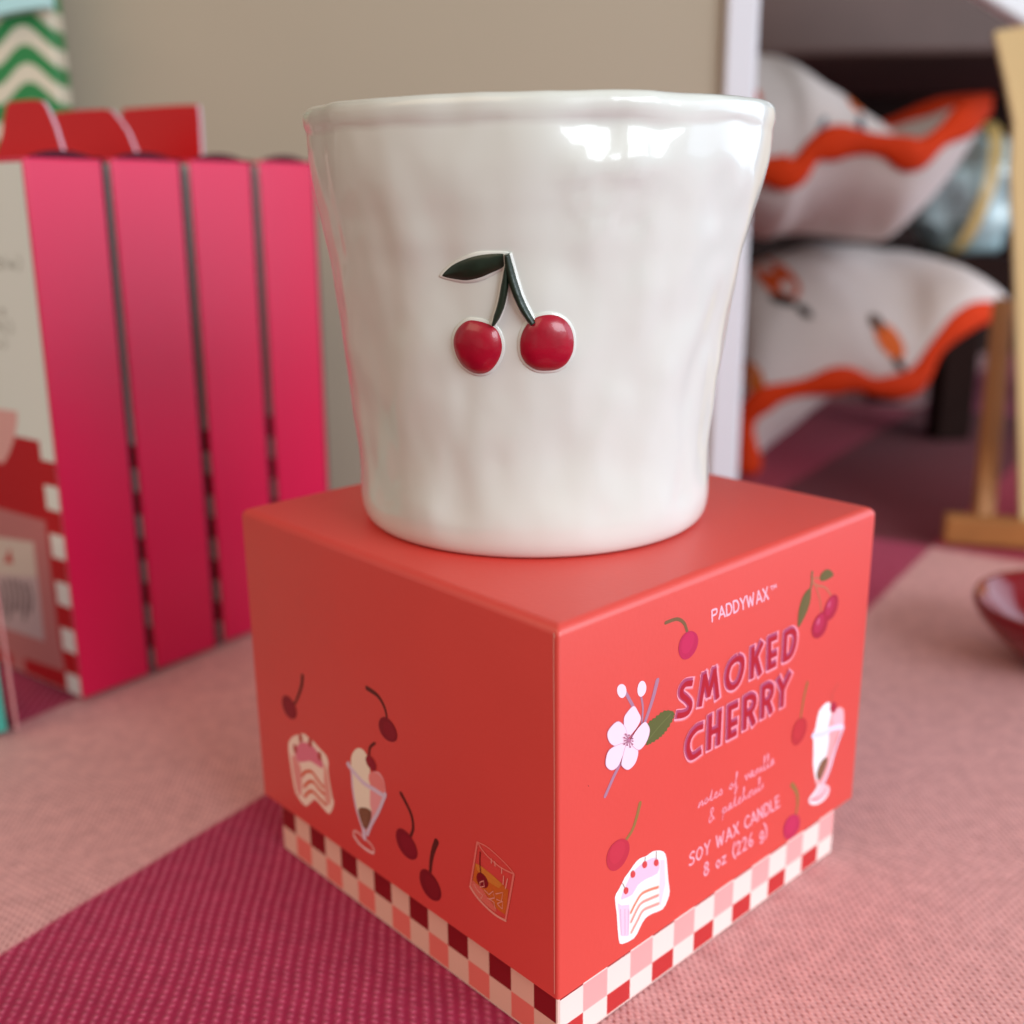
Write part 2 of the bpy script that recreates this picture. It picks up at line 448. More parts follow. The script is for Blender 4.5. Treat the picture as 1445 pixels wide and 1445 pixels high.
STEM, STEMR = ink((92, 34, 26)), ink((150, 112, 62))
def axes(L, S, dx, dy):
    k = math.hypot(dx, dy); dx, dy = dx / k, dy / k
    return (dx * L, dy * L), (-dy * S, dx * S)
def cherry_print(pr, c, L, S, d, stem, rgb, tip, w0=0.0006, w1=0.0011, stem_ink=None):
    a, b_ = axes(L, S, *d)
    pr.stroke(stem, w0, stem_ink or STEM, 0, w1)
    pr.ellipse(c, a, b_, ink(rgb), 1)
    pr.ellipse((c[0] + a[0] * .12 - b_[0] * .15, c[1] + a[1] * .12 - b_[1] * .15), (a[0] * .72, a[1] * .72), (b_[0] * .66, b_[1] * .66), ink(tip), 2)
    pr.done('cherry_print', lid)
DR, DR2 = (134, 20, 34), (142, 22, 38)
cherry_print(left_print(zC), (147, 300), 90, 44, (.35, .93), [(185, 275), (212, 215), (236, 140), (243, 70)], DR, DR2)
cherry_print(left_print(zC), (865, 462), 102, 54, (.45, .89), [(858, 380), (840, 300), (790, 215), (712, 160)], DR, DR2)
cherry_print(left_print(zH), (258, 695), 185, 86, (.5, .86), [(300, 610), (328, 520), (312, 390), (262, 270), (198, 150)], DR, DR2, 0.0007, 0.001)
cherry_print(left_print(zH), (512, 1135), 188, 88, (.43, .9), [(512, 985), (522, 870), (545, 760), (580, 665)], (128, 18, 28), (134, 20, 30), 0.0008, 0.0014)
CR, CR2 = (190, 38, 82), (198, 42, 88)
cherry_print(right_print(zJ), (545, 470), 78, 45, (.33, -.94), [(542, 410), (525, 360), (488, 338), (430, 357)], CR, CR2, 0.0007, 0.0007, ink((122, 92, 62)))
cherry_print(right_print(zD), (165, 432), 120, 58, (.3, -.95), [(178, 318), (200, 180), (218, 90), (236, 20)], (190, 48, 56), (196, 50, 58), 0.0005, 0.0008, STEMR)
cherry_print(right_print(zD), (100, 1243), 114, 62, (.32, -.95), [(138, 1140), (152, 1040), (145, 950), (105, 885)], CR, CR2, 0.0006, 0.0012, STEMR)
cherry_print(right_print(zG), (195, 232), 218, 128, (.38, -.93), [(290, 60), (380, -80), (440, -260), (478, -420)], (192, 44, 66), (198, 48, 70), 0.0007, 0.0009, STEMR)

# a pair of cherries with two leaves
pr = right_print(zI); gl = ink((104, 96, 56)); gl2 = ink((120, 104, 72)); tw = ink((190, 110, 84))
pr.stroke([(578, 178), (572, 250), (572, 330), (553, 430)], 0.0007, gl2, 0)
pr.stroke([(582, 300), (640, 420), (690, 580), (710, 750)], 0.0004, tw, 0)
pr.stroke([(585, 310), (640, 370), (760, 400), (850, 510)], 0.0006, tw, 0, 0.0004)
pr.stroke([(590, 275), (650, 262), (705, 275)], 0.0004, tw, 0)
pr.poly([(550, 425), (560, 500), (540, 640), (480, 800), (380, 980), (368, 860), (390, 700), (435, 550), (500, 445)], gl, 1, 3)
pr.stroke([(545, 450), (480, 650), (390, 950)], 0.00025, gl2, 2)
pr.poly([(692, 290), (702, 215), (760, 150), (830, 142), (888, 215), (830, 270), (740, 308)], gl, 1, 3)
for c, L_, S_ in (((848, 700), 208, 88), ((690, 950), 212, 100)):
    a, b_ = axes(L_, S_, .33, -.94)
    pr.ellipse(c, a, b_, ink((172, 34, 62)), 2)
    pr.ellipse((c[0] - 14, c[1] - 24), (a[0] * .72, a[1] * .72), (b_[0] * .6, b_[1] * .6), ink((184, 42, 78)), 3)
    pr.ellipse((c[0] - 28, c[1] - 50), (a[0] * .25, a[1] * .25), (b_[0] * .2, b_[1] * .2), ink((206, 84, 120)), 4)
pr.done('cherry_pair_print', lid)

# blossom
pr = right_print(zB); pt, mv, ol = ink((246, 216, 232)), ink((172, 122, 148)), ink((92, 98, 52))
pr.stroke([(665, 155), (610, 370), (525, 620)], 0.0011, mv, 0, 0.0008)
pr.stroke([(325, 285), (405, 430)], 0.0007, mv, 0); pr.stroke([(490, 320), (510, 450), (498, 610)], 0.0005, mv, 0)
pr.stroke([(258, 1060), (190, 1200), (105, 1395)], 0.0008, mv, 0)
pr.ellipse((282, 265), (0, 76), (49, 0), pt, 1); pr.ellipse((497, 242), (-10, 84), (48, 0), pt, 1)
leaf_pts = smooth_line([(560, 620), (640, 550), (740, 478), (838, 490), (830, 570), (760, 690), (690, 765), (590, 830), (540, 840), (575, 740)], 5, True)
pr.poly([(p[0] + (6 if i % 2 else -4), p[1] + (5 if i % 2 else -4)) for i, p in enumerate([(q.x, q.y) for q in [Vector((*v, 0)) if len(v) == 2 else v for v in leaf_pts]])], ol, 1)
pr.stroke([(565, 790), (680, 650), (810, 510)], 0.0002, ink((112, 118, 70)), 2)
petals = [[(410, 422), (340, 490), (303, 560), (308, 680), (345, 770), (400, 715), (455, 640), (487, 560), (460, 490)],
          [(240, 588), (160, 650), (122, 730), (150, 822), (230, 862), (320, 830), (345, 770), (315, 650)],
          [(190, 860), (122, 930), (104, 1060), (168, 1118), (240, 1070), (292, 950), (330, 820)],
          [(335, 810), (278, 1000), (276, 1070), (345, 1112), (422, 1040), (455, 920), (420, 850)],
          [(520, 593), (450, 660), (385, 760), (370, 830), (458, 900), (540, 812), (577, 690), (555, 620)]]
for i, p in enumerate(petals):
    pr.poly(p, ink((214, 160, 186)), 2 + i * 2, 4)
    cxp = sum(q[0] for q in p) / len(p); cyp = sum(q[1] for q in p) / len(p)
    pr.poly([(cxp + (q[0] - cxp) * .955, cyp + (q[1] - cyp) * .955) for q in p], pt, 3 + i * 2, 4)
for k in range(11):
    t = 2 * math.pi * k / 11 + .2; r1 = 48 + 26 * ((k * 7) % 5) / 4
    pr.stroke([(348, 790), (348 + r1 * math.cos(t) * .9, 790 + r1 * math.sin(t))], 0.00016, ink((186, 120, 150)), 14)
    pr.ellipse((348 + r1 * math.cos(t) * .9, 790 + r1 * math.sin(t)), (9, 0), (0, 9), ink((170, 96, 128)), 15, 8)
pr.ellipse((-76, 1285), (5, 0), (0, 6), ink((110, 40, 36)), 0, 8)
pr.done('blossom_print', lid)

# title lettering: pale outline, mauve shade, crimson face
TITLE = {
 'S': [[(238, 640), (185, 650), (146, 700), (146, 755), (195, 800), (230, 850), (215, 910), (172, 945), (112, 955)]],
 'M': [[(325, 850), (368, 570)], [(368, 570), (408, 755)], [(408, 755), (464, 520)], [(464, 520), (492, 775)]],
 'O': [[(690, 395), (620, 460), (588, 570), (600, 660), (645, 680), (700, 620), (735, 500), (732, 420), (690, 395)]],
 'K': [[(836, 310), (828, 580)], [(920, 265), (848, 430)], [(866, 400), (905, 545)]],
 'E': [[(1000, 220), (994, 490)], [(1000, 222), (1060, 196)], [(996, 385), (1058, 355)], [(994, 488), (1050, 458)]],
 'D': [[(1156, 168), (1142, 410)], [(1156, 166), (1215, 135), (1246, 175), (1244, 250), (1222, 330), (1190, 385), (1142, 412)]],
 'C': [[(340, 1062), (290, 1085), (235, 1150), (207, 1230), (210, 1310), (245, 1360), (322, 1310)]],
 'H': [[(422, 975), (412, 1270)], [(516, 925), (502, 1225)], [(412, 1130), (505, 1085)]],
 'E.': [[(610, 880), (604, 1165)], [(610, 884), (678, 852)], [(604, 1055), (672, 1020)], [(604, 1160), (664, 1128)]],
 'R': [[(762, 800), (756, 1075)], [(762, 798), (815, 770), (852, 795), (846, 860), (815, 915), (762, 945)], [(805, 925), (842, 1028)]],
 'R.': [[(938, 690), (930, 965)], [(938, 690), (985, 665), (1022, 690), (1016, 750), (985, 810), (938, 838)], [(978, 815), (1012, 915)]],
 'Y': [[(1088, 612), (1124, 705)], [(1192, 556), (1124, 705)], [(1124, 705), (1118, 855)]],
}
pr = right_print(zA); po, mvv, cr = ink((246, 158, 176)), ink((176, 70, 106)), ink((178, 26, 44))
for strokes in TITLE.values():
    for st in strokes:
        sh = [(p[0] + 8, p[1] + 4) for p in st]
        pr.stroke(sh, 0.0026, ink((240, 112, 116)), 0, caps=False, ext=0.0009)
        pr.stroke(st, 0.0023, po, 1, caps=False, ext=0.0009)
        pr.stroke([(p[0] - 4, p[1] - 5) for p in st], 0.00175, mvv, 2, caps=False, ext=0.0006)
        pr.stroke([(p[0] + 5, p[1] + 6) for p in st], 0.00112, cr, 3, caps=False, ext=0.0004)
pr.done('title_lettering', lid)

LP = ink((250, 186, 204))
pr = right_print(zJ)
text_line(pr, 'PADDYWAX', (668, 350), (962, 232), (666, 294), (956, 172), 0.00042, LP)
text_line(pr, 'TM', (966, 192), (1000, 176), (964, 174), (998, 156), 0.0002, LP)
pr.done('brand_lettering', lid)

SC = {'n': ([(0, 0), (.1, .9), (.12, 0), (.35, .9), (.5, .7), (.52, 0), (.75, .3)], .75), 'o': ([(0, .3), (.35, .95), (.1, .6), (.2, 0), (.5, .2), (.45, .8), (.35, .95), (.75, .75)], .75),
      't': ([(0, .3), (.3, 1.9), (.22, .2), (.4, 0), (.65, .3)], .65), 'e': ([(0, .3), (.4, .7), (.25, 1), (.08, .5), (.25, 0), (.65, .3)], .65),
      's': ([(0, .2), (.3, 1), (.5, .2), (.3, 0), (.1, .15), (.3, .1), (.7, .3)], .7), 'f': ([(0, .3), (.45, 2.1), (.3, 2.3), (.2, 0), (.05, -1.2), (.3, -1), (.4, 0), (.7, .4)], .75),
      'v': ([(0, .8), (.15, .9), (.25, 0), (.5, .95), (.75, .8)], .75), 'a': ([(0, .2), (.5, .9), (.25, 1), (.08, .4), (.25, 0), (.5, .8), (.52, .05), (.8, .3)], .8),
      'i': ([(0, .3), (.2, .95), (.2, .1), (.5, .3)], .5), 'l': ([(0, .3), (.4, 2.1), (.25, 2.3), (.15, .2), (.3, 0), (.55, .3)], .55),
      'p': ([(0, .4), (.2, 1), (.1, -1.2), (.2, .7), (.45, .95), (.55, .4), (.35, 0), (.2, .15), (.8, .3)], .8), 'c': ([(0, .2), (.45, .9), (.2, .95), (.08, .3), (.3, 0), (.65, .3)], .65),
      'h': ([(0, .3), (.35, 2.1), (.22, 2.3), (.1, 0), (.35, .9), (.48, .1), (.8, .3)], .8), 'u': ([(0, .9), (.1, .1), (.3, 0), (.5, .9), (.52, .1), (.8, .3)], .8),
      '&': ([(.8, .1), (.2, 1.7), (.4, 2.3), (.55, 1.8), (.1, .6), (.2, -.1), (.6, .3), (.8, .9)], 1.1), ' ': (None, .8)}
def cursive(pr, txt, b0, b1, x0_, x1_, wd, m):
    total = sum(SC[c][1] for c in txt)
    b0, b1, t0, t1 = (pr.uv(p) for p in (b0, b1, x0_, x1_))
    x = 0.0; run = []
    def flush():
        nonlocal run
        if len(run) > 1: pr.stroke_uv(run, wd, m, 0, smooth=4)
        run = []
    for c in txt:
        st, adv = SC[c]
        if st is None: flush()
        else:
            for a, b_ in st[:-1]:
                f = (x + a) / total
                lo = b0.lerp(b1, f); hi = t0.lerp(t1, f); run.append(lo + (hi - lo) * b_)
        x += adv
    flush()
pr = right_print(zF)
cursive(pr, 'notes of vanilla', (192, 606), (1020, 130), (198, 545), (1015, 72), 0.0003, ink((252, 158, 174)))
cursive(pr, '& patchouli', (300, 770), (905, 385), (305, 708), (902, 330), 0.0003, ink((252, 158, 174)))
pr.done('script_lettering', lid)
pr = right_print(zF)
text_line(pr, 'SOY WAX CANDLE', (95, 1232), (1085, 575), (100, 1098), (1072, 462), 0.00043, ink((250, 172, 188)))
text_line(pr, '8 oz (226 g)', (250, 1345), (945, 895), (252, 1205), (932, 765), 0.00043, ink((250, 172, 188)))
pr.done('caption_lettering', lid)

# sundae glasses
def sundae(pr, right):
    wh, cream, pk, lav, bn = ink((244, 238, 240)), ink((250, 236, 214)), ink((244, 166, 170)), ink((226, 206, 226)), ink((128, 84, 62))
    if right:
        pr.poly([(400, 185), (330, 260), (302, 400), (268, 480), (285, 510), (278, 700), (305, 870), (330, 905), (370, 900), (420, 760), (482, 500), (530, 420), (545, 400), (545, 250), (500, 228), (460, 262), (440, 195)], pk, 0, 2)
        pr.poly([(400, 190), (335, 262), (306, 400), (285, 480), (290, 620), (286, 720), (310, 860), (350, 700), (395, 640), (420, 500), (415, 380), (440, 280), (430, 200)], wh, 1, 2)
        pr.ellipse((495, 315), (0, 85), (45, 0), ink((246, 184, 196)), 1)
        pr.stroke([(540, 400), (480, 560), (420, 760), (368, 880)], 0.0009, lav, 2)
        pr.stroke([(282, 470), (380, 450), (440, 408), (525, 392)], 0.0013, ink((222, 222, 246)), 3)
        pr.poly([(395, 648), (405, 690), (370, 790), (335, 850), (312, 800), (345, 700)], bn, 3, 3)
        pr.stroke([(370, 690), (340, 800)], 0.0004, ink((158, 116, 84)), 4)
        pr.stroke([(440, 200), (450, 110), (495, 25)], 0.00035, ink((206, 96, 84)), 2)
        pr.ellipse((455, 230), (6, -46), (28, 4), ink((176, 40, 66)), 4)
        pr.poly([(330, 880), (372, 880), (418, 900), (420, 950), (375, 1020), (300, 1058), (250, 1045), (248, 1000), (300, 930)], ink((246, 196, 206)), 2, 3)
        pr.stroke([(262, 1010), (320, 1000), (370, 960), (390, 915)], 0.0006, ink((246, 132, 140)), 3)
        pr.stroke([(330, 890), (300, 950), (258, 1005)], 0.0006, wh, 4)
        pr.stroke([(262, 1040), (330, 1040), (400, 970)], 0.0005, wh, 4)
    else:
        pr.poly([(720, 800), (790, 768), (832, 820), (848, 900), (835, 940), (780, 1080), (720, 1190), (690, 1180), (700, 1000)], pk, 0, 3)
        pr.poly([(605, 640), (650, 595), (702, 630), (735, 740), (735, 1000), (745, 1060), (690, 1180), (640, 1060), (605, 880), (596, 720)], cream, 1, 3)
        pr.ellipse((785, 850), (20, 80), (55, 10), ink((240, 140, 136)), 1)
        pr.stroke([(575, 715), (630, 785), (690, 850), (770, 900), (842, 948)], 0.0011, lav, 3)
        pr.stroke([(578, 700), (600, 760), (612, 900), (640, 1050), (690, 1210)], 0.0006, lav, 3)
        pr.stroke([(848, 930), (800, 1050), (745, 1150), (715, 1225)], 0.0009, lav, 3)
        pr.poly([(652, 1040), (700, 1030), (745, 1060), (735, 1140), (700, 1190), (668, 1120)], bn, 3, 3)
        for dx in (0, 22, 44): pr.stroke([(672 + dx, 1045), (688 + dx * .5, 1150)], 0.00025, ink((160, 112, 84)), 4)
        pr.stroke([(728, 650), (736, 590), (770, 560)], 0.0006, STEM, 3)
        a, b_ = axes(60, 30, .45, .9); pr.ellipse((743, 705), a, b_, ink((150, 26, 42)), 4)
        pr.stroke([(690, 1190), (695, 1250)], 0.0013, lav, 3)
        pr.stroke([(690, 1245), (630, 1200), (618, 1225), (660, 1290), (720, 1345), (762, 1355), (752, 1310), (690, 1245)], 0.0006, ink((240, 170, 166)), 2)
        pr.stroke([(618, 1235), (665, 1300), (760, 1362)], 0.0005, ink((246, 206, 206)), 3)
    pr.done('sundae_print', lid)
sundae(left_print(zC), False); sundae(right_print(zD), True)

# slices of cake
def cake(pr, right):
    if right:
        wh, pk, st = ink((250, 240, 240)), ink((244, 196, 222)), ink((226, 128, 104))
        pr.poly([(158, 780), (200, 690), (250, 595), (285, 520), (335, 455), (400, 360), (470, 285), (560, 250), (640, 192), (740, 182), (802, 225), (822, 350), (838, 560), (855, 700), (830, 810), (765, 930), (640, 982), (540, 1050), (470, 1180), (400, 1300), (250, 1372), (205, 1312), (182, 1000)], wh, 0, 2)
        pr.poly([(235, 790), (290, 640), (400, 440), (560, 310), (680, 270), (725, 340), (700, 470), (560, 540), (450, 620), (380, 740), (270, 795)], pk, 1, 2)
        pr.poly([(195, 850), (240, 880), (340, 870), (345, 1000), (330, 1270), (235, 1272)], ink((240, 204, 226)), 1, 1)
        for dx in (0, 55, 100): pr.stroke([(228 + dx, 930), (236 + dx * .9, 1250)], 0.0002, ink((214, 170, 200)), 2)
        pr.poly([(735, 300), (790, 300), (800, 600), (740, 880), (722, 870), (728, 560)], ink((240, 214, 226)), 1, 1)
        for pts, c in (([(360, 970), (420, 850), (495, 735), (600, 680), (705, 648)], st), ([(365, 1085), (475, 870), (590, 800), (705, 752)], ink((234, 148, 142))), ([(368, 1220), (440, 1080), (515, 945), (620, 892), (712, 856)], ink((234, 152, 148)))):
            pr.stroke(pts, 0.0008, ink((250, 214, 190)), 2)
            pr.stroke(pts, 0.0005, c, 3)
        for c, s_ in (((297, 690), (255, 600)), ((385, 482), (385, 430)), ((535, 360), (543, 265)), ((682, 335), (683, 190))):
            pr.stroke([s_, c], 0.00018, ink((150, 140, 120)), 3); pr.ellipse(c, (8, -44), (30, 6), ink((214, 70, 72)), 4)
    else:
        cream, pk, st = ink((252, 226, 208)), ink((232, 124, 146)), ink((224, 92, 58))
        pr.poly([(140, 560), (180, 508), (215, 500), (250, 490), (290, 522), (320, 545), (360, 590), (380, 612), (412, 645), (432, 700), (430, 770), (460, 950), (472, 1000), (440, 1078), (390, 1030), (330, 968), (270, 1022), (210, 950), (182, 880), (150, 680)], cream, 0, 2)
        pr.poly([(185, 625), (222, 560), (290, 560), (350, 620), (388, 690), (385, 745), (300, 690), (215, 700)], pk, 1, 2)
        pr.poly([(162, 650), (205, 690), (235, 760), (235, 940), (200, 895)], ink((236, 152, 146)), 1, 2)
        pr.poly([(400, 720), (420, 760), (450, 960), (435, 1010), (405, 960)], ink((238, 164, 150)), 1, 2)
        for pts in ([(240, 800), (265, 770), (310, 768), (350, 820), (395, 880)], [(255, 880), (290, 842), (325, 845), (360, 890), (400, 930)], [(258, 950), (295, 912), (325, 918), (370, 965), (415, 1010)]):
            pr.stroke(pts, 0.0008, st, 2)
        for c in ((190, 600), (230, 525), (300, 556), (368, 655)): pr.ellipse(c, (4, 34), (13, 0), ink((190, 72, 66)), 3)
    pr.done('cake_print', lid)
cake(left_print(zC), False); cake(right_print(zG), True)

# tumbler with ice and a cherry
pr = left_print(zE); gp = ink((238, 128, 118)); gp2 = ink((240, 160, 146))
pr.poly([(215, 495), (300, 535), (480, 680), (610, 800), (700, 890), (665, 1255), (520, 1150), (400, 980), (180, 750)], ink((214, 104, 34)), 0)
pr.poly([(215, 495), (300, 535), (480, 680), (610, 800), (560, 860), (400, 760), (240, 590)], ink((220, 132, 50)), 1)
pr.poly([(165, 740), (230, 790), (330, 880), (400, 1000), (520, 1150), (500, 1200), (300, 1030), (150, 850)], ink((228, 110, 96)), 2, 2)
a, b_ = axes(125, 70, .5, .86); pr.ellipse((320, 745), a, b_, ink((134, 16, 26)), 3)
for pl in ([(285, 770), (340, 750), (350, 830), (290, 840), (285, 770)], [(350, 880), (420, 950), (480, 900), (500, 1000), (430, 1010)], [(520, 940), (620, 920), (600, 1050), (530, 1020)], [(540, 1080), (620, 1050), (610, 1160), (560, 1110), (540, 1080)], [(400, 1000), (490, 1060), (510, 1150)], [(200, 800), (260, 900), (330, 960), (300, 1010)]):
    pr.stroke(pl, 0.00022, gp2, 4, smooth=0)
pr.stroke([(250, 185), (200, 500), (145, 835)], 0.00042, gp, 5); pr.stroke([(782, 650), (720, 1000), (662, 1310)], 0.00046, gp, 5)
pr.stroke([(145, 835), (240, 980), (380, 1130), (520, 1250), (662, 1330)], 0.0005, gp2, 5)
pr.stroke([(255, 185), (400, 260), (560, 400), (700, 540), (785, 645)], 0.00026, gp, 5)
pr.stroke([(255, 190), (330, 310), (440, 430), (600, 560), (782, 650)], 0.00034, gp, 5)
for a_, b_ in (((455, 430), (455, 490)), ((505, 470), (510, 535)), ((605, 565), (605, 640)), ((635, 680), (625, 800)), ((690, 720), (660, 860))):
    pr.stroke([a_, b_], 0.00024, gp2, 5)
pr.stroke([(290, 330), (285, 480), (300, 640)], 0.00026, ink((120, 30, 24)), 4)
pr.done('tumbler_print', lid)

# pale paper seam along the near edge and two specks of dust on the print
pr = Print(LID0, EY, Z, -EX)
pr.stroke_uv([Vector((0.0009, 0.001)), Vector((0.00095, H * .3)), Vector((0.0009, H * .6)), Vector((0.00105, H - .0035)), Vector((0.0008, H - .002))], 0.00016, ink((244, 178, 168)), 0)
pr.done('paper_seam', lid)

# ------------------------------------------------------------------ the cup
ZT = HB + H
CY = -0.0002
cup = thing('candle_cup', 'white glazed ceramic candle cup with raised red cherries on the coral box', 'candle', (-0.004, CY, ZT), 0)
PROFILE = [(.0335, .0874), (.0350, .08705), (.0360, .0872), (.0367, .0878), (.0373, .0888), (.0377, .0902), (.0380, .0928), (.0379, .0959), (.0378, .1006), (.0379, .1068), (.0384, .1129), (.0391, .1189),
           (.0398, .1248), (.0405, .1307), (.0413, .1364), (.0421, .1421), (.0430, .1463), (.0438, .1504), (.0446, .1538), (.0453, .1572), (.0457, .1598), (.0459, .1622), (.0460, .1638), (.0460, .1647), (.0460, .1654), (.0462, .1661),
           (.0465, .1670), (.0466, .1682), (.0465, .1691), (.0461, .1698), (.0454, .1702), (.0445, .1702), (.0437, .1697), (.0430, .1685), (.0424, .165), (.0405, .155), (.0376, .14), (.0352, .125), (.0342, .110), (.0340, .098), (.033, .0945), (.029, .093), (.015, .0927)]
def cup_cx(z): return -0.0046 + 0.0013 * max(0, min(1, (z - 0.125) / 0.04))
prof = []
for i in range(len(PROFILE) - 1):
    (r0, z0), (r1, z1) = PROFILE[i], PROFILE[i + 1]
    k = max(1, int(math.hypot(r1 - r0, z1 - z0) / 0.0009))
    p0 = Vector(PROFILE[max(i - 1, 0)]); p1 = Vector(PROFILE[i]); p2 = Vector(PROFILE[i + 1]); p3 = Vector(PROFILE[min(i + 2, len(PROFILE) - 1)])
    for j in range(k):
        t = j / k
        q = p1.lerp(p2, t) if k < 2 else 0.5 * ((2 * p1) + (p2 - p0) * t + (2 * p0 - 5 * p1 + 4 * p2 - p3) * t * t + (3 * p1 - p0 - 3 * p2 + p3) * t ** 3)
        prof.append((q.x, q.y))
prof.append(PROFILE[-1])
bm = bmesh.new(); NA = 260
def cup_wobble(a, r, z):
    # hand pinched: broad vertical dents, lumps and small dimples
    c, s = math.cos(a), math.sin(a)
    k = min(1, max(0, (z - 0.0875) / 0.008))
    d = noise.noise(Vector((c * 2.6, s * 2.6, z * 9 + 3))) * 0.0008
    d += noise.noise(Vector((c * 5.5 + 9, s * 5.5, z * 75))) * 0.00062
    d += noise.noise(Vector((c * 11 + 2, s * 11 + 5, z * 170))) * 0.00009
    # a pinch under the rim, right of the cherries
    w_ = math.exp(-((a - math.radians(-75)) / 0.21) ** 4) if r > 0.0427 and z > 0.148 else 0.0
    d += w_ * (0.0007 * math.exp(-((z - 0.1583) / 0.0028) ** 2) - 0.0007 * math.exp(-((z - 0.1645) / 0.0022) ** 2))
    if w_: d += w_ * 0.00022 * noise.noise(Vector((c * 24, s * 24, z * 520)))
    return d * k
rings = []
for r, z in prof:
    ring = []
    for i in range(NA):
        a = 2 * math.pi * i / NA - math.pi
        rr = r + cup_wobble(a, r, z)
        top = max(0, min(1, (z - 0.150) / 0.02))
        zz = z + top * (noise.noise(Vector((math.cos(a) * 2.2, math.sin(a) * 2.2, 7))) * 0.0002 + noise.noise(Vector((math.cos(a) * 6, math.sin(a) * 6, 2))) * 0.00014)
        if 0.1640 < z < 0.1668 and r > 0.0455: zz += 0.0005 * noise.noise(Vector((math.cos(a) * 5, math.sin(a) * 5, 12)))
        ring.append(bm.verts.new((cup_cx(z) + rr * math.cos(a), CY + rr * math.sin(a), zz)))
    rings.append(ring)
for j in range(len(rings) - 1):
    for i in range(NA):
        bm.faces.new((rings[j][i], rings[j][(i + 1) % NA], rings[j + 1][(i + 1) % NA], rings[j + 1][i]))
bm.faces.new(rings[0][::-1]); bm.faces.new(rings[-1])
bmesh.ops.recalc_face_normals(bm, faces=bm.faces)
bvh = BVHTree.FromBMesh(bm)
def on_cup(px, py):
    v = ray(px, py).normalized()
    loc, nor, idx, dist = bvh.ray_cast(CAM, v)
    if nor.dot(v) > 0: nor = -nor
    return loc, nor
def relief(bm_, outline, height, power=0.5, grow=0.0, sink=0.0002):
    """a raised, rounded shape following the cup's surface inside a pixel outline"""
    n = len(outline); cx = sum(p[0] for p in outline) / n; cy = sum(p[1] for p in outline) / n
    levels = [(1.0, -sink), (0.985, height * .22)] + [(t, height * (1 - t ** 2.4) ** power) for t in (.95, .87, .76, .62, .46, .3, .15)]
    loops = []
    for t, h in levels:
        lp = []
        for p in outline:
            dx, dy = p[0] - cx, p[1] - cy; L = math.hypot(dx, dy)
            k = t * (L + grow) / L
            P, N = on_cup(cx + dx * k, cy + dy * k); lp.append(bm_.verts.new(P + N * h))
        loops.append(lp)
    P, N = on_cup(cx, cy); c = bm_.verts.new(P + N * height)
    for a, b_ in zip(loops, loops[1:]):
        for i in range(n): bm_.faces.new((a[i], a[(i + 1) % n], b_[(i + 1) % n], b_[i]))
    for i in range(n): bm_.faces.new((loops[-1][i], loops[-1][(i + 1) % n], c))
def zz4(pts): return [(560 + x / 4.516, 300 + y / 4.516) for x, y in pts]
def sm2(pts, n=4): return [(p.x, p.y) for p in smooth_line([Vector((x, y)) for x, y in pts], n, True)]
ch_l = sm2(zz4([(365, 840), (372, 775), (405, 720), (460, 684), (530, 688), (600, 712), (645, 750), (670, 815), (672, 880), (645, 950), (600, 1005), (545, 1025), (485, 1015), (425, 975), (385, 915)]))
ch_r = sm2(zz4([(785, 855), (790, 790), (820, 720), (875, 670), (940, 648), (1010, 650), (1070, 680), (1110, 735), (1126, 805), (1120, 885), (1085, 955), (1030, 995), (960, 1006), (890, 1000), (830, 965), (795, 915)]))
leaf = sm2(zz4([(285, 395), (345, 335), (430, 290), (520, 262), (640, 252), (700, 258), (718, 290), (690, 345), (620, 382), (540, 418), (450, 436), (370, 428), (300, 412)]))
def ribbon(bm_, centre, widths, height, grow=0.0):
    pts = [(p.x, p.y) for p in smooth_line([Vector(p) for p in zz4(centre)], 6)]
    n = len(pts); prev = None
    for i, p in enumerate(pts):
        q0, q1 = pts[max(i - 1, 0)], pts[min(i + 1, n - 1)]
        t = Vector((q1[0] - q0[0], q1[1] - q0[1])).normalized(); nn = Vector((-t.y, t.x))
        f = i / (n - 1) * (len(widths) - 1); k = min(int(f), len(widths) - 2)
        hw = (widths[k] + (widths[k + 1] - widths[k]) * (f - k)) / 4.516 / 2 + grow
        ring = []
        for j in range(9):
            s = -1 + 2 * j / 8
            P, N = on_cup(p[0] + nn.x * hw * s, p[1] + nn.y * hw * s)
            ring.append(bm_.verts.new(P + N * (height * math.sqrt(max(0, 1 - s * s)) - (0.0002 if abs(s) == 1 else 0))))
        if prev:
            for j in range(8): bm_.faces.new((prev[j], prev[j + 1], ring[j + 1], ring[j]))
        else: bm_.faces.new(ring)
        prev = ring
    bm_.faces.new(prev[::-1])
stem_r = ([(706, 258), (722, 350), (748, 450), (782, 545), (820, 625), (868, 700)], (38, 60, 66, 60, 58, 46))
stem_l = ([(706, 330), (690, 470), (668, 580), (640, 660), (618, 712)], (30, 58, 56, 48, 22))
# clear glaze swelling round each relief belongs to the body
halo = bmesh.new()
relief(halo, ch_l, 0.00065, .5, 4.0); relief(halo, ch_r, 0.00065, .5, 4.0); relief(halo, leaf, 0.0005, .5, 3.5)
ribbon(halo, *stem_r, 0.0007, 2.5); ribbon(halo, *stem_l, 0.0006, 2.0)
me_h = bpy.data.meshes.new('glaze'); halo.to_mesh(me_h); halo.free()
bm.from_mesh(me_h); bpy.data.meshes.remove(me_h)
glaze = mat('cream_glaze', (217, 219, 213), 0.28, 0.35, coat=0.55, coat_rough=0.03, bump=0.05, bscale=200, var=0.02, vscale=25, sss=0.0, detail=2, bdist=0.0006)
link('cup_body', bm, glaze, cup, smooth=True)
gch = mat('cherry_glaze', (160, 3, 36), 0.33, 0.45, coat=0.35, coat_rough=0.06, bump=0.2, bscale=500, var=0.16, vscale=260, bdist=0.0003)
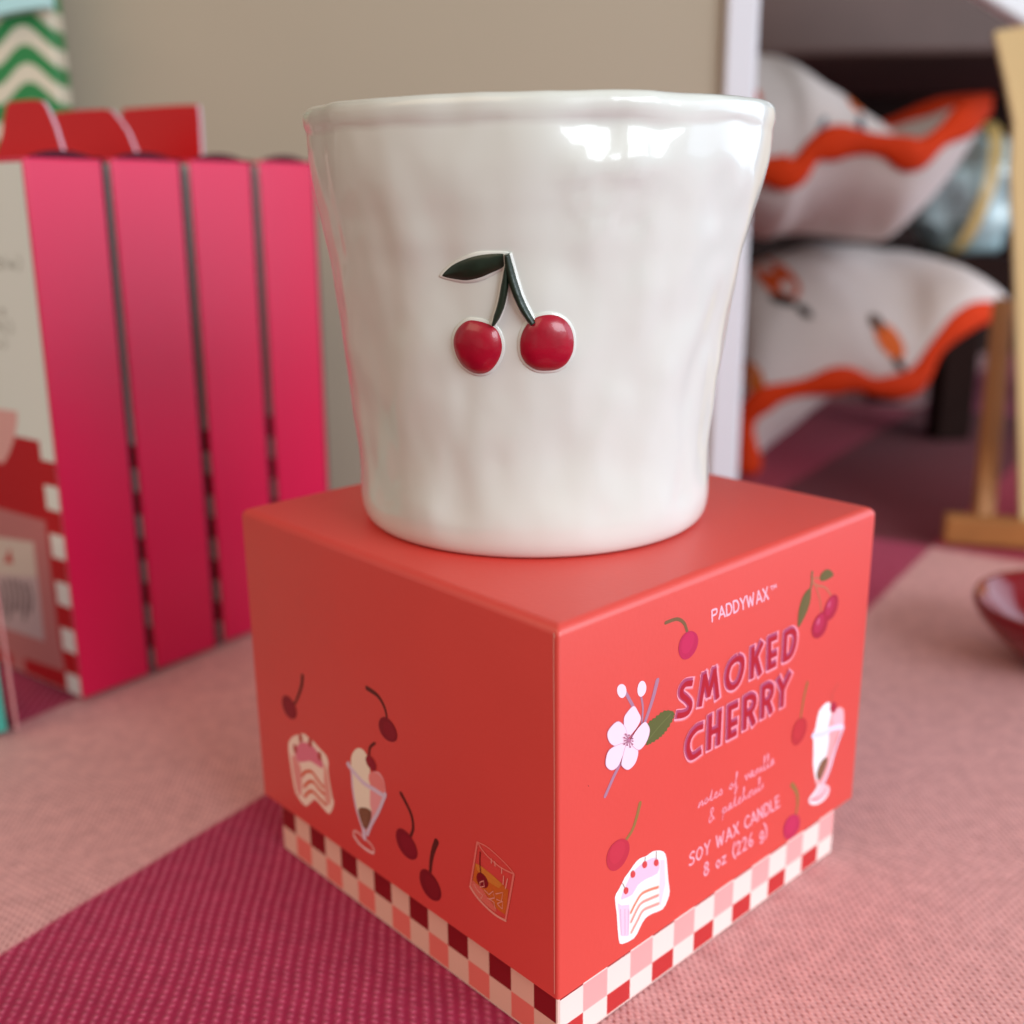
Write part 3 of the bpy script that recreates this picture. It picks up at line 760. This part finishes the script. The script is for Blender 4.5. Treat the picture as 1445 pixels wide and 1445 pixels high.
glf = mat('leaf_glaze', (20, 38, 24), 0.42, 0.4, coat=0.2, coat_rough=0.12, bump=0.4, bscale=500, var=0.3, vscale=300, bdist=0.0003)
for o_ in (ch_l, ch_r):
    b2 = bmesh.new(); relief(b2, o_, 0.0020, .55); link('cherry', b2, gch, cup, smooth=True)
b2 = bmesh.new(); relief(b2, leaf, 0.0009, .6); link('leaf', b2, glf, cup, smooth=True)
b2 = bmesh.new(); ribbon(b2, *stem_l, 0.0014); link('stem', b2, glf, cup, smooth=True)
b2 = bmesh.new(); ribbon(b2, *stem_r, 0.0016); link('stem', b2, glf, cup, smooth=True)

# ------------------------------------------------------------------ pink gift boxes
ROW = Vector((0.5961, 0.8029, 0)).normalized(); LEFT = Vector((-ROW.y, ROW.x, 0))
P0 = Vector((-0.1471, 0.0865, 0)); PBH = 0.165; PBD = 0.0250; PBW = 0.074
pinkm = mat('pink_card', (212, 12, 72), 0.30, 0.5, bump=0.05, bscale=300, var=0.02, vscale=20)
inside = mat('flap_and_gap_shade', (70, 16, 34), 0.7, 0.2)  # dark plum for dust flaps and the painted shadow line at the rear
white_card = mat('white_card', (226, 234, 228), 0.5, 0.4)
redm = mat('red_flap', (206, 22, 30), 0.45, 0.4)
edge = mat('card_edge', (206, 176, 190), 0.7, 0.2)
redi = ink((182, 22, 30)); whi = ink((226, 229, 219))
GB_LABELS = ['pink gift box nearest the camera with its white and red checked front in view',
             'second pink gift box back, between the nearest one and the third',
             'third pink gift box back, with its red flap standing clear against the grey board',
             'farthest pink gift box of the row, without a raised red flap']
FLAPS = [[(-12, 214), (2, 190), (8, 148), (20, 141), (52, 139), (64, 147), (78, 178), (92, 214)],
         [(40, 214), (60, 190), (76, 160), (86, 156), (146, 152), (162, 160), (180, 184), (197, 214)],
         [(150, 222), (165, 190), (172, 156), (184, 151), (268, 146), (279, 151), (282, 180), (285, 222)], None]
for i, al in enumerate((0.0, 0.0281, 0.0571, 0.0860)):
    O = P0 + ROW * al
    t = thing('gift_box', GB_LABELS[i], 'gift box', (O.x, O.y, 0), math.atan2(ROW.y, ROW.x), 'pink gift boxes in a row')
    b1 = bmesh.new()
    box(b1, O + ROW * (PBD / 2) + LEFT * (PBW / 2) + Z * 0.0003, ROW, LEFT, Z, PBD, PBW, PBH)
    bevel(b1, 0.0006, 2)
    link('body', b1, pinkm, t)
    # front panel: white card with checked lower half
    pr = Print(O - ROW * 0.0001, LEFT, Z, -ROW)
    pr.poly_uv([Vector((0.0007, 0.001)), Vector((PBW - .0007, 0.001)), Vector((PBW - .0007, PBH - .001)), Vector((0.0007, PBH - .001))], white_card, 0)
    v0 = 0.0775; ce = v0 / 10.0; cw = ce * 1.05
    pr.poly_uv([Vector((cw, 0.0012)), Vector((PBW - .0007, 0.0012)), Vector((PBW - .0007, v0 + ce * .75)), Vector((cw, v0 + ce * .75))], redi, 1)
    for k in range(5):
        pr.poly_uv([Vector((0.0008, v0 - ce * (2 * k + 1))), Vector((cw + .0002, v0 - ce * (2 * k + 1))), Vector((cw + .0002, v0 - ce * 2 * k)), Vector((0.0008, v0 - ce * 2 * k))], redi, 2)
        if k > 1:
            for c_ in range(2, 9, 2):
                lo = max(0.0012, v0 - ce * (2 * k + 2)); hi = v0 - ce * (2 * k + 1)
                if k > 2 and c_ > 2: pr.poly_uv([Vector((cw * c_, lo)), Vector((cw * (c_ + 1), lo)), Vector((cw * (c_ + 1), hi)), Vector((cw * c_, hi))], ink((196, 120, 120)), 2)
    if i == 0:
        pr.poly([(18, 582), (18, 600), (14, 622), (8, 640), (0, 655), (-60, 640), (-60, 570)], ink((226, 172, 168)), 3)
        pr.poly([(-70, 700), (60, 736), (68, 800), (82, 900), (92, 948), (-50, 900)], ink((190, 120, 120)), 3)
        pr.poly([(-50, 752), (44, 766), (52, 830), (62, 905), (-40, 870)], ink((212, 196, 186)), 4)
        pr.poly([(-50, 808), (51, 815), (62, 905), (-40, 870)], ink((196, 172, 176)), 5)
        for k in range(9):
            xx = -22 + k * 7.5
            pr.stroke([(xx, 822 + 3 * math.sin(k)), (xx + 5, 845), (xx + 3, 866 + 8 * math.sin(k * 2))], 0.0016, ink((112, 98, 100)), 6)
        pr.poly([(4, 794), (16, 796), (11, 774)], ink((190, 44, 40)), 6)
        text_line(pr, 'ble)', (-12, 379), (24, 381), (-14, 360), (22, 363), 0.0003, ink((118, 116, 98)), 3)
        text_line(pr, 'oles', (-40, 446), (3, 446), (-41, 430), (2, 431), 0.0003, ink((118, 116, 98)), 3)
        text_line(pr, 'beN)', (-36, 470), (14, 470), (-38, 452), (12, 454), 0.0003, ink((118, 116, 98)), 3)
        text_line(pr, 'oo)', (-30, 491), (6, 491), (-31, 478), (4, 479), 0.0003, ink((118, 116, 98)), 3)
    pr.done('front_panel', t)
    b1 = bmesh.new()                                                     # rear edge, coloured dark as the shadow line before the next box
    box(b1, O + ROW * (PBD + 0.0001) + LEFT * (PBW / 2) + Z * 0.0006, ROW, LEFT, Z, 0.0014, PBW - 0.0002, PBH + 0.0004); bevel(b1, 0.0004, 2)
    link('rear_edge_shade', b1, inside, t)
    # curled dust flap along the open top of the side
    b1 = bmesh.new(); prev = None
    for k in range(17):
        s = k / 16; hh = 0.0022 * math.sin(math.pi * s) ** 0.8 + 0.0002
        A = O + ROW * (0.002 + (PBD - 0.003) * s) + LEFT * 0.0012 + Z * (PBH + 0.0002)
        ring = [b1.verts.new(A), b1.verts.new(A + Z * hh), b1.verts.new(A + Z * hh + LEFT * 0.0006), b1.verts.new(A + LEFT * 0.0006)]
        if prev:
            for q in range(4): b1.faces.new((prev[q], prev[(q + 1) % 4], ring[(q + 1) % 4], ring[q]))
        else: b1.faces.new(ring)
        prev = ring
    b1.faces.new(prev[::-1])
    link('dust_flap', b1, inside, t)
    if FLAPS[i]:
        pl = O + ROW * (PBD + 0.001)
        pts = [on_plane(x, y, pl, ROW) - ROW * 0.003 for x, y in FLAPS[i]]
        for p in (pts[0], pts[-1]): p.z = PBH + 0.0002
        pts = [pts[0]] + [Vector(p) for p in smooth_line(pts[1:-1], 4)] + [pts[-1]]
        b1 = bmesh.new()
        fa = [b1.verts.new(p) for p in pts]; fb = [b1.verts.new(p + ROW * 0.0010) for p in pts]
        b1.faces.new(fa); f = b1.faces.new(fb[::-1])
        for k in range(len(pts)):
            f = b1.faces.new((fa[k], fa[(k + 1) % len(pts)], fb[(k + 1) % len(pts)], fb[k])); f.material_index = 1
        link('flap', b1, [redm, edge], t)
    t.rotation_euler = (0, 0.017, math.atan2(ROW.y, ROW.x))       # the boxes lean back a little

# ------------------------------------------------------------------ boxes at the left edge
zB0 = 0.222
def green_waves():
    m = bpy.data.materials.new('green_waves'); m.use_nodes = True
    nt = m.node_tree; b = nt.nodes['Principled BSDF']; L = nt.links
    tc = nt.nodes.new('ShaderNodeTexCoord'); sp = nt.nodes.new('ShaderNodeSeparateXYZ'); L.new(tc.outputs['Object'], sp.inputs[0])
    def M(op, a, b_=None, c=None):
        n = nt.nodes.new('ShaderNodeMath'); n.operation = op
        for i, v in enumerate((a, b_, c)):
            if v is None: continue
            if isinstance(v, (int, float)): n.inputs[i].default_value = v
            else: L.new(v, n.inputs[i])
        return n.outputs[0]
    wave = M('MULTIPLY', M('SINE', M('MULTIPLY_ADD', sp.outputs['X'], 2 * math.pi / 0.026, 2.6)), 0.0042)
    ph = M('MULTIPLY', M('SUBTRACT', sp.outputs['Z'], wave), 2 * math.pi / 0.0135)
    f = M('SINE', M('ADD', ph, 1.2))
    r = nt.nodes.new('ShaderNodeMapRange'); r.inputs['From Min'].default_value = -0.12; r.inputs['From Max'].default_value = 0.12
    L.new(f, r.inputs['Value'])
    n = nt.nodes.new('ShaderNodeMix'); n.data_type = 'RGBA'; n.inputs[6].default_value = lin((205, 196, 174)); n.inputs[7].default_value = lin((34, 122, 62))
    L.new(r.outputs['Result'], n.inputs[0]); L.new(n.outputs[2], b.inputs['Base Color']); b.inputs['Roughness'].default_value = 0.5
    return m
c0 = at_y(85, 155, zB0)
t = thing('patterned_box', 'tall box with green and cream waves at the upper left behind the red flaps', 'box', (c0.x - 0.034, zB0 + 0.008, 0), math.radians(6))
ex = Vector((math.cos(math.radians(6)), math.sin(math.radians(6)), 0)); ey = Vector((-ex.y, ex.x, 0))
b1 = bmesh.new(); box(b1, Vector((c0.x - 0.034, zB0 + 0.008, 0.0003)), ex, ey, Z, 0.066, 0.016, 0.262); bevel(b1, 0.0012, 2)
link('box_body', b1, green_waves(), t)
# pale blue ribbon across the top of the box
b1 = bmesh.new(); prev = None
for k in range(12):
    s = k / 11
    p = at_y(-70 + 140 * s, 34 - 36 * s - 8 * math.sin(math.pi * s), zB0 - 0.006)
    ring = [b1.verts.new(p + Z * dz + Y * dy) for dz, dy in ((-.0028, 0), (.0028, 0), (.0022, .004), (-.0034, .004))]
    if prev:
        for q in range(4): b1.faces.new((prev[q], prev[(q + 1) % 4], ring[(q + 1) % 4], ring[q]))
    else: b1.faces.new(ring)
    prev = ring
b1.faces.new(prev[::-1])
link('ribbon', b1, mat('pale_blue_ribbon', (176, 220, 222), 0.3, 0.5), t, smooth=False)

c0 = at_z(27, 1033, 0)
ang = math.radians(27); ex = Vector((math.cos(ang), math.sin(ang), 0)); ey = Vector((-ex.y, ex.x, 0))
t = thing('teal_box', 'small teal box with a pink edge at the left, before the gift boxes', 'box', (c0.x, c0.y, 0), ang)
b1 = bmesh.new(); box(b1, c0 - ex * 0.0315 + ey * 0.0075 + Z * 0.0003, ex, ey, Z, 0.057, 0.013, 0.062); bevel(b1, 0.0008, 2)
link('box_body', b1, mat('teal_card', (70, 178, 160), 0.5, 0.4), t)
b1 = bmesh.new(); box(b1, c0 - ex * 0.00045 + ey * 0.0075 + Z * 0.0003, ex, ey, Z, 0.0009, 0.0142, 0.063); bevel(b1, 0.0003, 2)
link('pink_edge', b1, mat('pink_edge', (214, 150, 150), 0.7, 0.2, bump=0.4, bscale=900, var=0.15, vscale=700), t)

# ------------------------------------------------------------------ grey display board with its white frame
YB = 0.25
xl, xr0, xr1 = at_y(50, 400, YB).x, at_y(1021, 60, YB).x, at_y(1066, 60, YB).x
t = thing('display_board', 'tall taupe grey display board with a white side post behind the cup', 'board', ((xl + xr1) / 2, YB, 0))
b1 = bmesh.new(); box(b1, Vector(((xl + xr0) / 2, YB + 0.006, -0.0005)), X, Y, Z, xr0 - xl, 0.012, 0.46)
link('panel', b1, mat('taupe_panel', (168, 156, 137), 0.55, 0.3, bump=0.05, bscale=120, var=0.02, vscale=8), t)
b1 = bmesh.new(); box(b1, Vector(((xr0 + xr1) / 2 + 0.0002, YB + 0.004, -0.0005)), X, Y, Z, xr1 - xr0, 0.018, 0.465); bevel(b1, 0.0012, 2)
link('side_post', b1, mat('white_post', (214, 216, 224), 0.45, 0.4), t)

# ------------------------------------------------------------------ cushions with orange piping
linen = mat('linen', (222, 210, 206), 0.9, 0.15, bump=0.25, bscale=500, var=0.03, vscale=60, sheen=0.1)
orange = mat('orange_piping', (222, 62, 18), 0.8, 0.2, bump=0.2, bscale=500, var=0.06, vscale=120)
def interp(pts, s):
    f = s * (len(pts) - 1); i = min(int(f), len(pts) - 2); return pts[i].lerp(pts[i + 1], f - i)
def cushion(label, loc, front, back, up, down, motifs, piping_w, nose=0.5, skew=lambda u: 1.2 - 0.5 * u, dskew=lambda u: 1.0):
    t = thing('cushion', label, 'cushion', loc, 0, 'white cushions with orange piping')
    fr = smooth_line(front, 8); bk = smooth_line(back, 8)
    NU, NV = 60, 28
    b1 = bmesh.new(); top, bot = [], []
    for i in range(NU + 1):
        u = i / NU; ra, rb = [], []
        for j in range(NV + 1):
            v = j / NV
            p = interp(fr, u).lerp(interp(bk, u), v)
            env = max(0.0, math.sin(math.pi * v)) ** nose * max(0.0, math.sin(math.pi * min(1, max(0, u * .96 + .02)))) ** 0.55
            wr = noise.noise(Vector((u * 5, v * 3, loc[2] * 40))) * 0.0022 + noise.noise(Vector((u * 13, v * 7, loc[2] * 90))) * 0.0017
            edge_ = j in (0, NV) or i in (0, NU)
            a = b1.verts.new(p + Z * (0 if edge_ else up * skew(u) * env + wr * env) - Y * (0 if edge_ else 0.02 * math.sin(math.pi * v) * max(0, 1 - 2 * v)))
            c = a if edge_ else b1.verts.new(p - Z * (down * env * dskew(u) - wr * env))
            for q in (a, c): q.co.z = max(q.co.z, 0.0006)
            ra.append(a); rb.append(c)
        top.append(ra); bot.append(rb)
    for g in (top, bot):
        for i in range(NU):
            for j in range(NV):
                q = (g[i][j], g[i + 1][j], g[i + 1][j + 1], g[i][j + 1])
                b1.faces.new(q if g is top else q[::-1])
    bmesh.ops.recalc_face_normals(b1, faces=b1.faces)
    bv = BVHTree.FromBMesh(b1)
    link('cushion_body', b1, linen, t, smooth=True)
    # piping all round the seam
    loop = [interp(fr, k / 60) for k in range(61)] + [interp(bk, 1 - k / 40) for k in range(41)]
    b1 = bmesh.new(); prev = first = None; n = len(loop)
    for k, p in enumerate(loop):
        tn = (loop[(k + 1) % n] - loop[k - 1]).normalized()
        side = Y if abs(tn.y) < 0.8 else X
        upv = tn.cross(side).normalized(); side = upv.cross(tn).normalized()
        wq = piping_w * (1 + 0.25 * math.sin(k * 0.5))
        ring = [b1.verts.new(p + upv * (wq * math.cos(q * math.pi / 4)) + side * (wq * 0.45 * math.sin(q * math.pi / 4))) for q in range(8)]
        if prev:
            for q in range(8): b1.faces.new((prev[q], prev[(q + 1) % 8], ring[(q + 1) % 8], ring[q]))
        else: first = ring
        prev = ring
    for q in range(8): b1.faces.new((prev[q], prev[(q + 1) % 8], first[(q + 1) % 8], first[q]))
    link('piping', b1, orange, t, smooth=True)
    # printed birds: orange body, dark head and tail
    for cx, cy, a, b_, rot, col, nm in motifs:
        b1 = bmesh.new(); ok = True; vv = []
        for k in range(20):
            th = 2 * math.pi * k / 20
            dx, dy = a * math.cos(th), b_ * math.sin(th)
            rr = math.radians(rot)
            px, py = cx + dx * math.cos(rr) - dy * math.sin(rr), cy + dx * math.sin(rr) + dy * math.cos(rr)
            vd = ray(px, py).normalized(); h = bv.ray_cast(CAM, vd)
            if h[0] is None: ok = False; continue
            nn = h[1] if h[1].dot(vd) < 0 else -h[1]
            vv.append(h[0] + nn * 0.0006)
        if len(vv) > 4:
            cc = sum(vv, Vector()) / len(vv)
            h = bv.find_nearest(cc); 
            if h[0] is not None:
                nn = h[1] if h[1].dot(cc - CAM) < 0 else -h[1]
                cc = h[0] + nn * 0.0008
            vs_ = [b1.verts.new(p) for p in vv]; c = b1.verts.new(cc)
            for k in range(len(vs_)): b1.faces.new((vs_[k], vs_[(k + 1) % len(vs_)], c))
            link(nm, b1, ink(col, 0.85), t, smooth=True)
        else: b1.free()
    return t
OR, DK, BG = (226, 104, 40), (44, 40, 40), (70, 92, 108)
yc1 = 0.37
front = [at_y(x, y, yc1 + dy) for x, y, dy in ((950, 232, .01), (1040, 228, .0), (1082, 240, -.006), (1122, 242, -.01), (1150, 212, -.01), (1190, 200, -.008), (1250, 206, -.004), (1292, 218, .0), (1330, 192, .005), (1366, 166, .012), (1396, 146, .02))]
back = [Vector((front[0].x - .01, yc1 + .15, front[0].z + .035)), Vector((front[0].x + .06, yc1 + .16, front[0].z + .03)), Vector((front[-1].x - .045, yc1 + .11, front[-1].z - .012)), Vector((front[-1].x - .004, yc1 + .05, front[-1].z + .001))]
cushion('upper white cushion with orange piping, lying on top of the lower cushion', (0.16, yc1 + .06, 0.14), front, back, 0.042, 0.056,
        [(1207, 138, 24, 12, 62, OR, 'orange_motif'), (1214, 178, 16, 5, 85, BG, 'dark_motif'), (1160, 178, 14, 5, 110, (120, 132, 142), 'dark_motif'), (1068, 138, 10, 6, 80, (214, 84, 48), 'orange_motif')], 0.0072, skew=lambda u: 0.1 + 1.25 * (1 - max(0.0, min(1.0, (u - .2) / .55)) ** 2 * (3 - 2 * max(0.0, min(1.0, (u - .2) / .55)))))
front = [at_y(x, y, yc1 + dy) for x, y, dy in ((1056, 666, .0), (1056, 640, -.002), (1056, 590, -.004), (1085, 560, -.010), (1145, 545, -.014), (1195, 536, -.014), (1240, 546, -.012), (1290, 538, -.006), (1325, 486, .0), (1372, 446, .008), (1425, 440, .02))]
back = [Vector((front[0].x - .004, yc1 + .08, front[0].z + .01)), Vector((front[0].x + .0, yc1 + .14, front[0].z + .06)), Vector((front[-1].x - .06, yc1 + .15, front[-1].z + .008)), Vector((front[-1].x, yc1 + .06, front[-1].z))]
cushion('lower white cushion with orange piping and printed orange birds, under the other cushion', (0.16, yc1 + .06, 0.03), front, back, 0.052, 0.032,
        [(1098, 395, 38, 20, 38, (214, 84, 30), 'orange_motif'), (1105, 424, 20, 7, 15, DK, 'dark_motif'), (1135, 440, 14, 6, 40, DK, 'dark_motif'),
         (1255, 482, 30, 15, 55, OR, 'orange_motif'), (1236, 456, 14, 8, 50, (80, 52, 40), 'dark_motif'), (1268, 514, 12, 6, 50, DK, 'dark_motif'),
         (1064, 534, 26, 13, 65, (230, 124, 56), 'orange_motif'), (1047, 512, 9, 7, 60, DK, 'dark_motif')], 0.0062, dskew=lambda u: max(0.35, 4.2 - 7.0 * u))

# ------------------------------------------------------------------ dark shelf, riser, wrapped parcel
dkw = mat('dark_wood', (34, 17, 13), 0.8, 0.12, bump=0.1, bscale=80, var=0.2, vscale=25)
c0 = at_z(1400, 640, 0) + Vector((0.012, 0.045, 0))
t = thing('riser', 'dark brown wooden riser standing behind the lower cushion', 'stand', (c0.x + .03, c0.y + .07, 0))
b1 = bmesh.new(); box(b1, Vector((c0.x + .035, c0.y + .085, 0.078)), X, Y, Z, 0.26, 0.16, 0.035); bevel(b1, 0.002, 2); link('top', b1, dkw, t)
for sx in (-.02, .13):
    for sy in (0.0, .13):
        b1 = bmesh.new(); box(b1, Vector((c0.x + sx, c0.y + sy + .005, -0.0005)), X, Y, Z, 0.022, 0.022, 0.0785); bevel(b1, 0.0015, 2); link('leg', b1, dkw, t)
RT = 0.113
pc = at_y(1372, 262, c0.y + .04)
t = thing('wrapped_parcel', 'crumpled pale blue cellophane parcel with a gold band on the dark riser', 'parcel', (pc.x, pc.y, RT))
b1 = bmesh.new(); bmesh.ops.create_icosphere(b1, subdivisions=4, radius=1.0)
for v in b1.verts:
    d = v.co.normalized(); k = 1 + 0.28 * noise.noise(d * 2.1) + 0.16 * noise.noise(d * 5 + Vector((3, 1, 2)))
    q = Vector((d.x * 0.034, d.y * 0.03, d.z * 0.036)) * k
    v.co = Vector((pc.x, pc.y, RT + 0.034)) + q
    v.co.z = max(v.co.z, RT + 0.0004)
link('wrapping', b1, mat('cellophane', (176, 200, 204), 0.15, 0.6, coat=0.5, bump=0.6, bscale=60, var=0.25, vscale=40, bdist=0.004), t, smooth=True)
b1 = bmesh.new(); prev = None
for k in range(40):
    a = math.pi * 2 * k / 40
    p = Vector((pc.x - 0.006 + 0.0405 * math.cos(a) * .25, pc.y + 0.0385 * math.sin(a), RT + 0.036 + 0.0415 * math.cos(a)))
    p.z = max(p.z, RT + 0.0004)
    ring = [b1.verts.new(p + X * dx + Z * dz) for dx, dz in ((-.004, 0), (.004, 0.001), (.004, .002), (-.004, .001))]
    if prev:
        for q in range(4): b1.faces.new((prev[q], prev[(q + 1) % 4], ring[(q + 1) % 4], ring[q]))
    else: first = ring
    prev = ring
for q in range(4): b1.faces.new((prev[q], prev[(q + 1) % 4], first[(q + 1) % 4], first[q]))
link('gold_band', b1, mat('gold_band', (206, 176, 110), 0.4, 0.6), t)

b1 = bmesh.new(); box(b1, Vector((0.42, 0.66, at_y(1200, 78, 0.5).z)), X, Y, Z, 0.62, 0.32, 0.09); bevel(b1, 0.004, 2)
tag(link('shelf', b1, mat('brown_shelf', (92, 68, 62), 0.6, 0.5, bump=0.05, bscale=60, var=0.25, vscale=9)), 'thick brown shelf overhead at the upper right above the cushions', 'shelf')
b1 = bmesh.new(); box(b1, Vector((-0.05, 0.84, -0.01)), X, Y, Z, 2.6, 0.02, 0.9)
tag(link('wall', b1, mat('dark_wall', (44, 28, 24), 0.7, 0.2, var=0.3, vscale=6)), 'dark brown wall far behind the cushions and riser', 'wall')
pA, pB = at_y(1380, 0, 0.33), at_y(1447, 42, 0.33)
dv = (pB - pA).normalized(); nv = Vector((dv.z, 0, -dv.x)); nv = nv if nv.z > 0 else -nv
b1 = bmesh.new(); box(b1, (pA + pB) / 2 + nv * 0.0005, dv, Y, nv, 0.22, 0.012, 0.05); bevel(b1, 0.0015, 2)
tag(link('white_sign_board', b1, mat('white_sign', (226, 228, 234), 0.45, 0.4)), 'slanted white board edge at the top right corner', 'board')

# ------------------------------------------------------------------ easel with a tan board
wood = mat('easel_wood', (158, 104, 56), 0.5, 0.35, bump=0.15, bscale=150, var=0.15, vscale=50)
f0 = at_z(1331, 768, 0)
ang = math.radians(-16); ex = Vector((math.cos(ang), math.sin(ang), 0)); ey = Vector((-ex.y, ex.x, 0))
t = thing('easel', 'small wooden easel at the right edge holding a tan board', 'easel', (f0.x, f0.y, 0), ang)
b1 = bmesh.new(); box(b1, f0 + ex * 0.06 + ey * 0.005 + Z * 0.0002, ex, ey, Z, 0.12, 0.010, 0.0125); bevel(b1, 0.0012, 2); link('foot_bar', b1, wood, t)
lo = at_y(1386, 745, f0.y + 0.002); hi = at_y(1409, 500, f0.y + 0.05)
ax = (hi - lo).normalized(); sx_ = ax.cross(Y).normalized(); sy_ = sx_.cross(ax).normalized()
b1 = bmesh.new(); box(b1, lo - ax * 0.001, sx_, sy_, ax, 0.0085, 0.006, (hi - lo).length + 0.03); bevel(b1, 0.0008, 2); link('upright', b1, wood, t)
lo2 = lo + ex * 0.07
b1 = bmesh.new(); box(b1, lo2, sx_, sy_, ax, 0.0085, 0.006, (hi - lo).length + 0.03); bevel(b1, 0.0008, 2); link('upright', b1, wood, t)
bl = at_y(1441, 735, f0.y - 0.004); tl = at_y(1404, 42, f0.y + 0.03)
ax = (tl - bl).normalized(); n_ = ax.cross(ex).normalized(); n_ = n_ if n_.y < 0 else -n_
wd = n_.cross(ax).normalized(); wd = wd if wd.x > 0 else -wd
b1 = bmesh.new()
outline = [on_plane(x, y, bl, n_) for x, y in ((1441, 735), (1438, 600), (1433, 400), (1427, 240), (1431, 172), (1419, 110), (1404, 44))]
outline += [outline[-1] + wd * 0.10, outline[0] + wd * 0.10]
fa = [b1.verts.new(p) for p in outline]; fb = [b1.verts.new(p - n_ * 0.007) for p in outline]
b1.faces.new(fa); b1.faces.new(fb[::-1])
for k in range(len(fa)): b1.faces.new((fa[k], fa[(k + 1) % len(fa)], fb[(k + 1) % len(fa)], fb[k]))
tag(link('tan_board', b1, mat('tan_board', (212, 186, 136), 0.55, 0.35, var=0.06, vscale=30)), 'tan wooden board leaning on the easel at the right edge', 'board')

# ------------------------------------------------------------------ red bowl
gl_red = mat('red_glaze', (122, 2, 18), 0.16, 0.4, coat=0.3, coat_rough=0.04)
RB = 0.034
e_ = at_z(1384, 856, 0.0205); yb = e_.y; bc = Vector((e_.x + RB, yb, 0))
b1 = bmesh.new(); ringp = None
for r, z in ((.0, .0003), (.0165, .0003), (.0175, .0012), (.021, .005), (.027, .012), (.0318, .019), (.0337, .0235), (RB, .0262), (.0334, .0278), (.032, .0272), (.0295, .0225), (.024, .0145), (.014, .0085), (.0, .007)):
    ring = [b1.verts.new((bc.x + max(r, 1e-5) * math.cos(2 * math.pi * k / 64), bc.y + max(r, 1e-5) * math.sin(2 * math.pi * k / 64), z * 0.78 + 0.0001)) for k in range(64)]
    if ringp:
        for k in range(64): b1.faces.new((ringp[k], ringp[(k + 1) % 64], ring[(k + 1) % 64], ring[k]))
    ringp = ring
bmesh.ops.remove_doubles(b1, verts=b1.verts, dist=2e-5)
tag(link('bowl', b1, gl_red, smooth=True), 'small glossy red bowl on the pale cloth at the right edge', 'bowl')
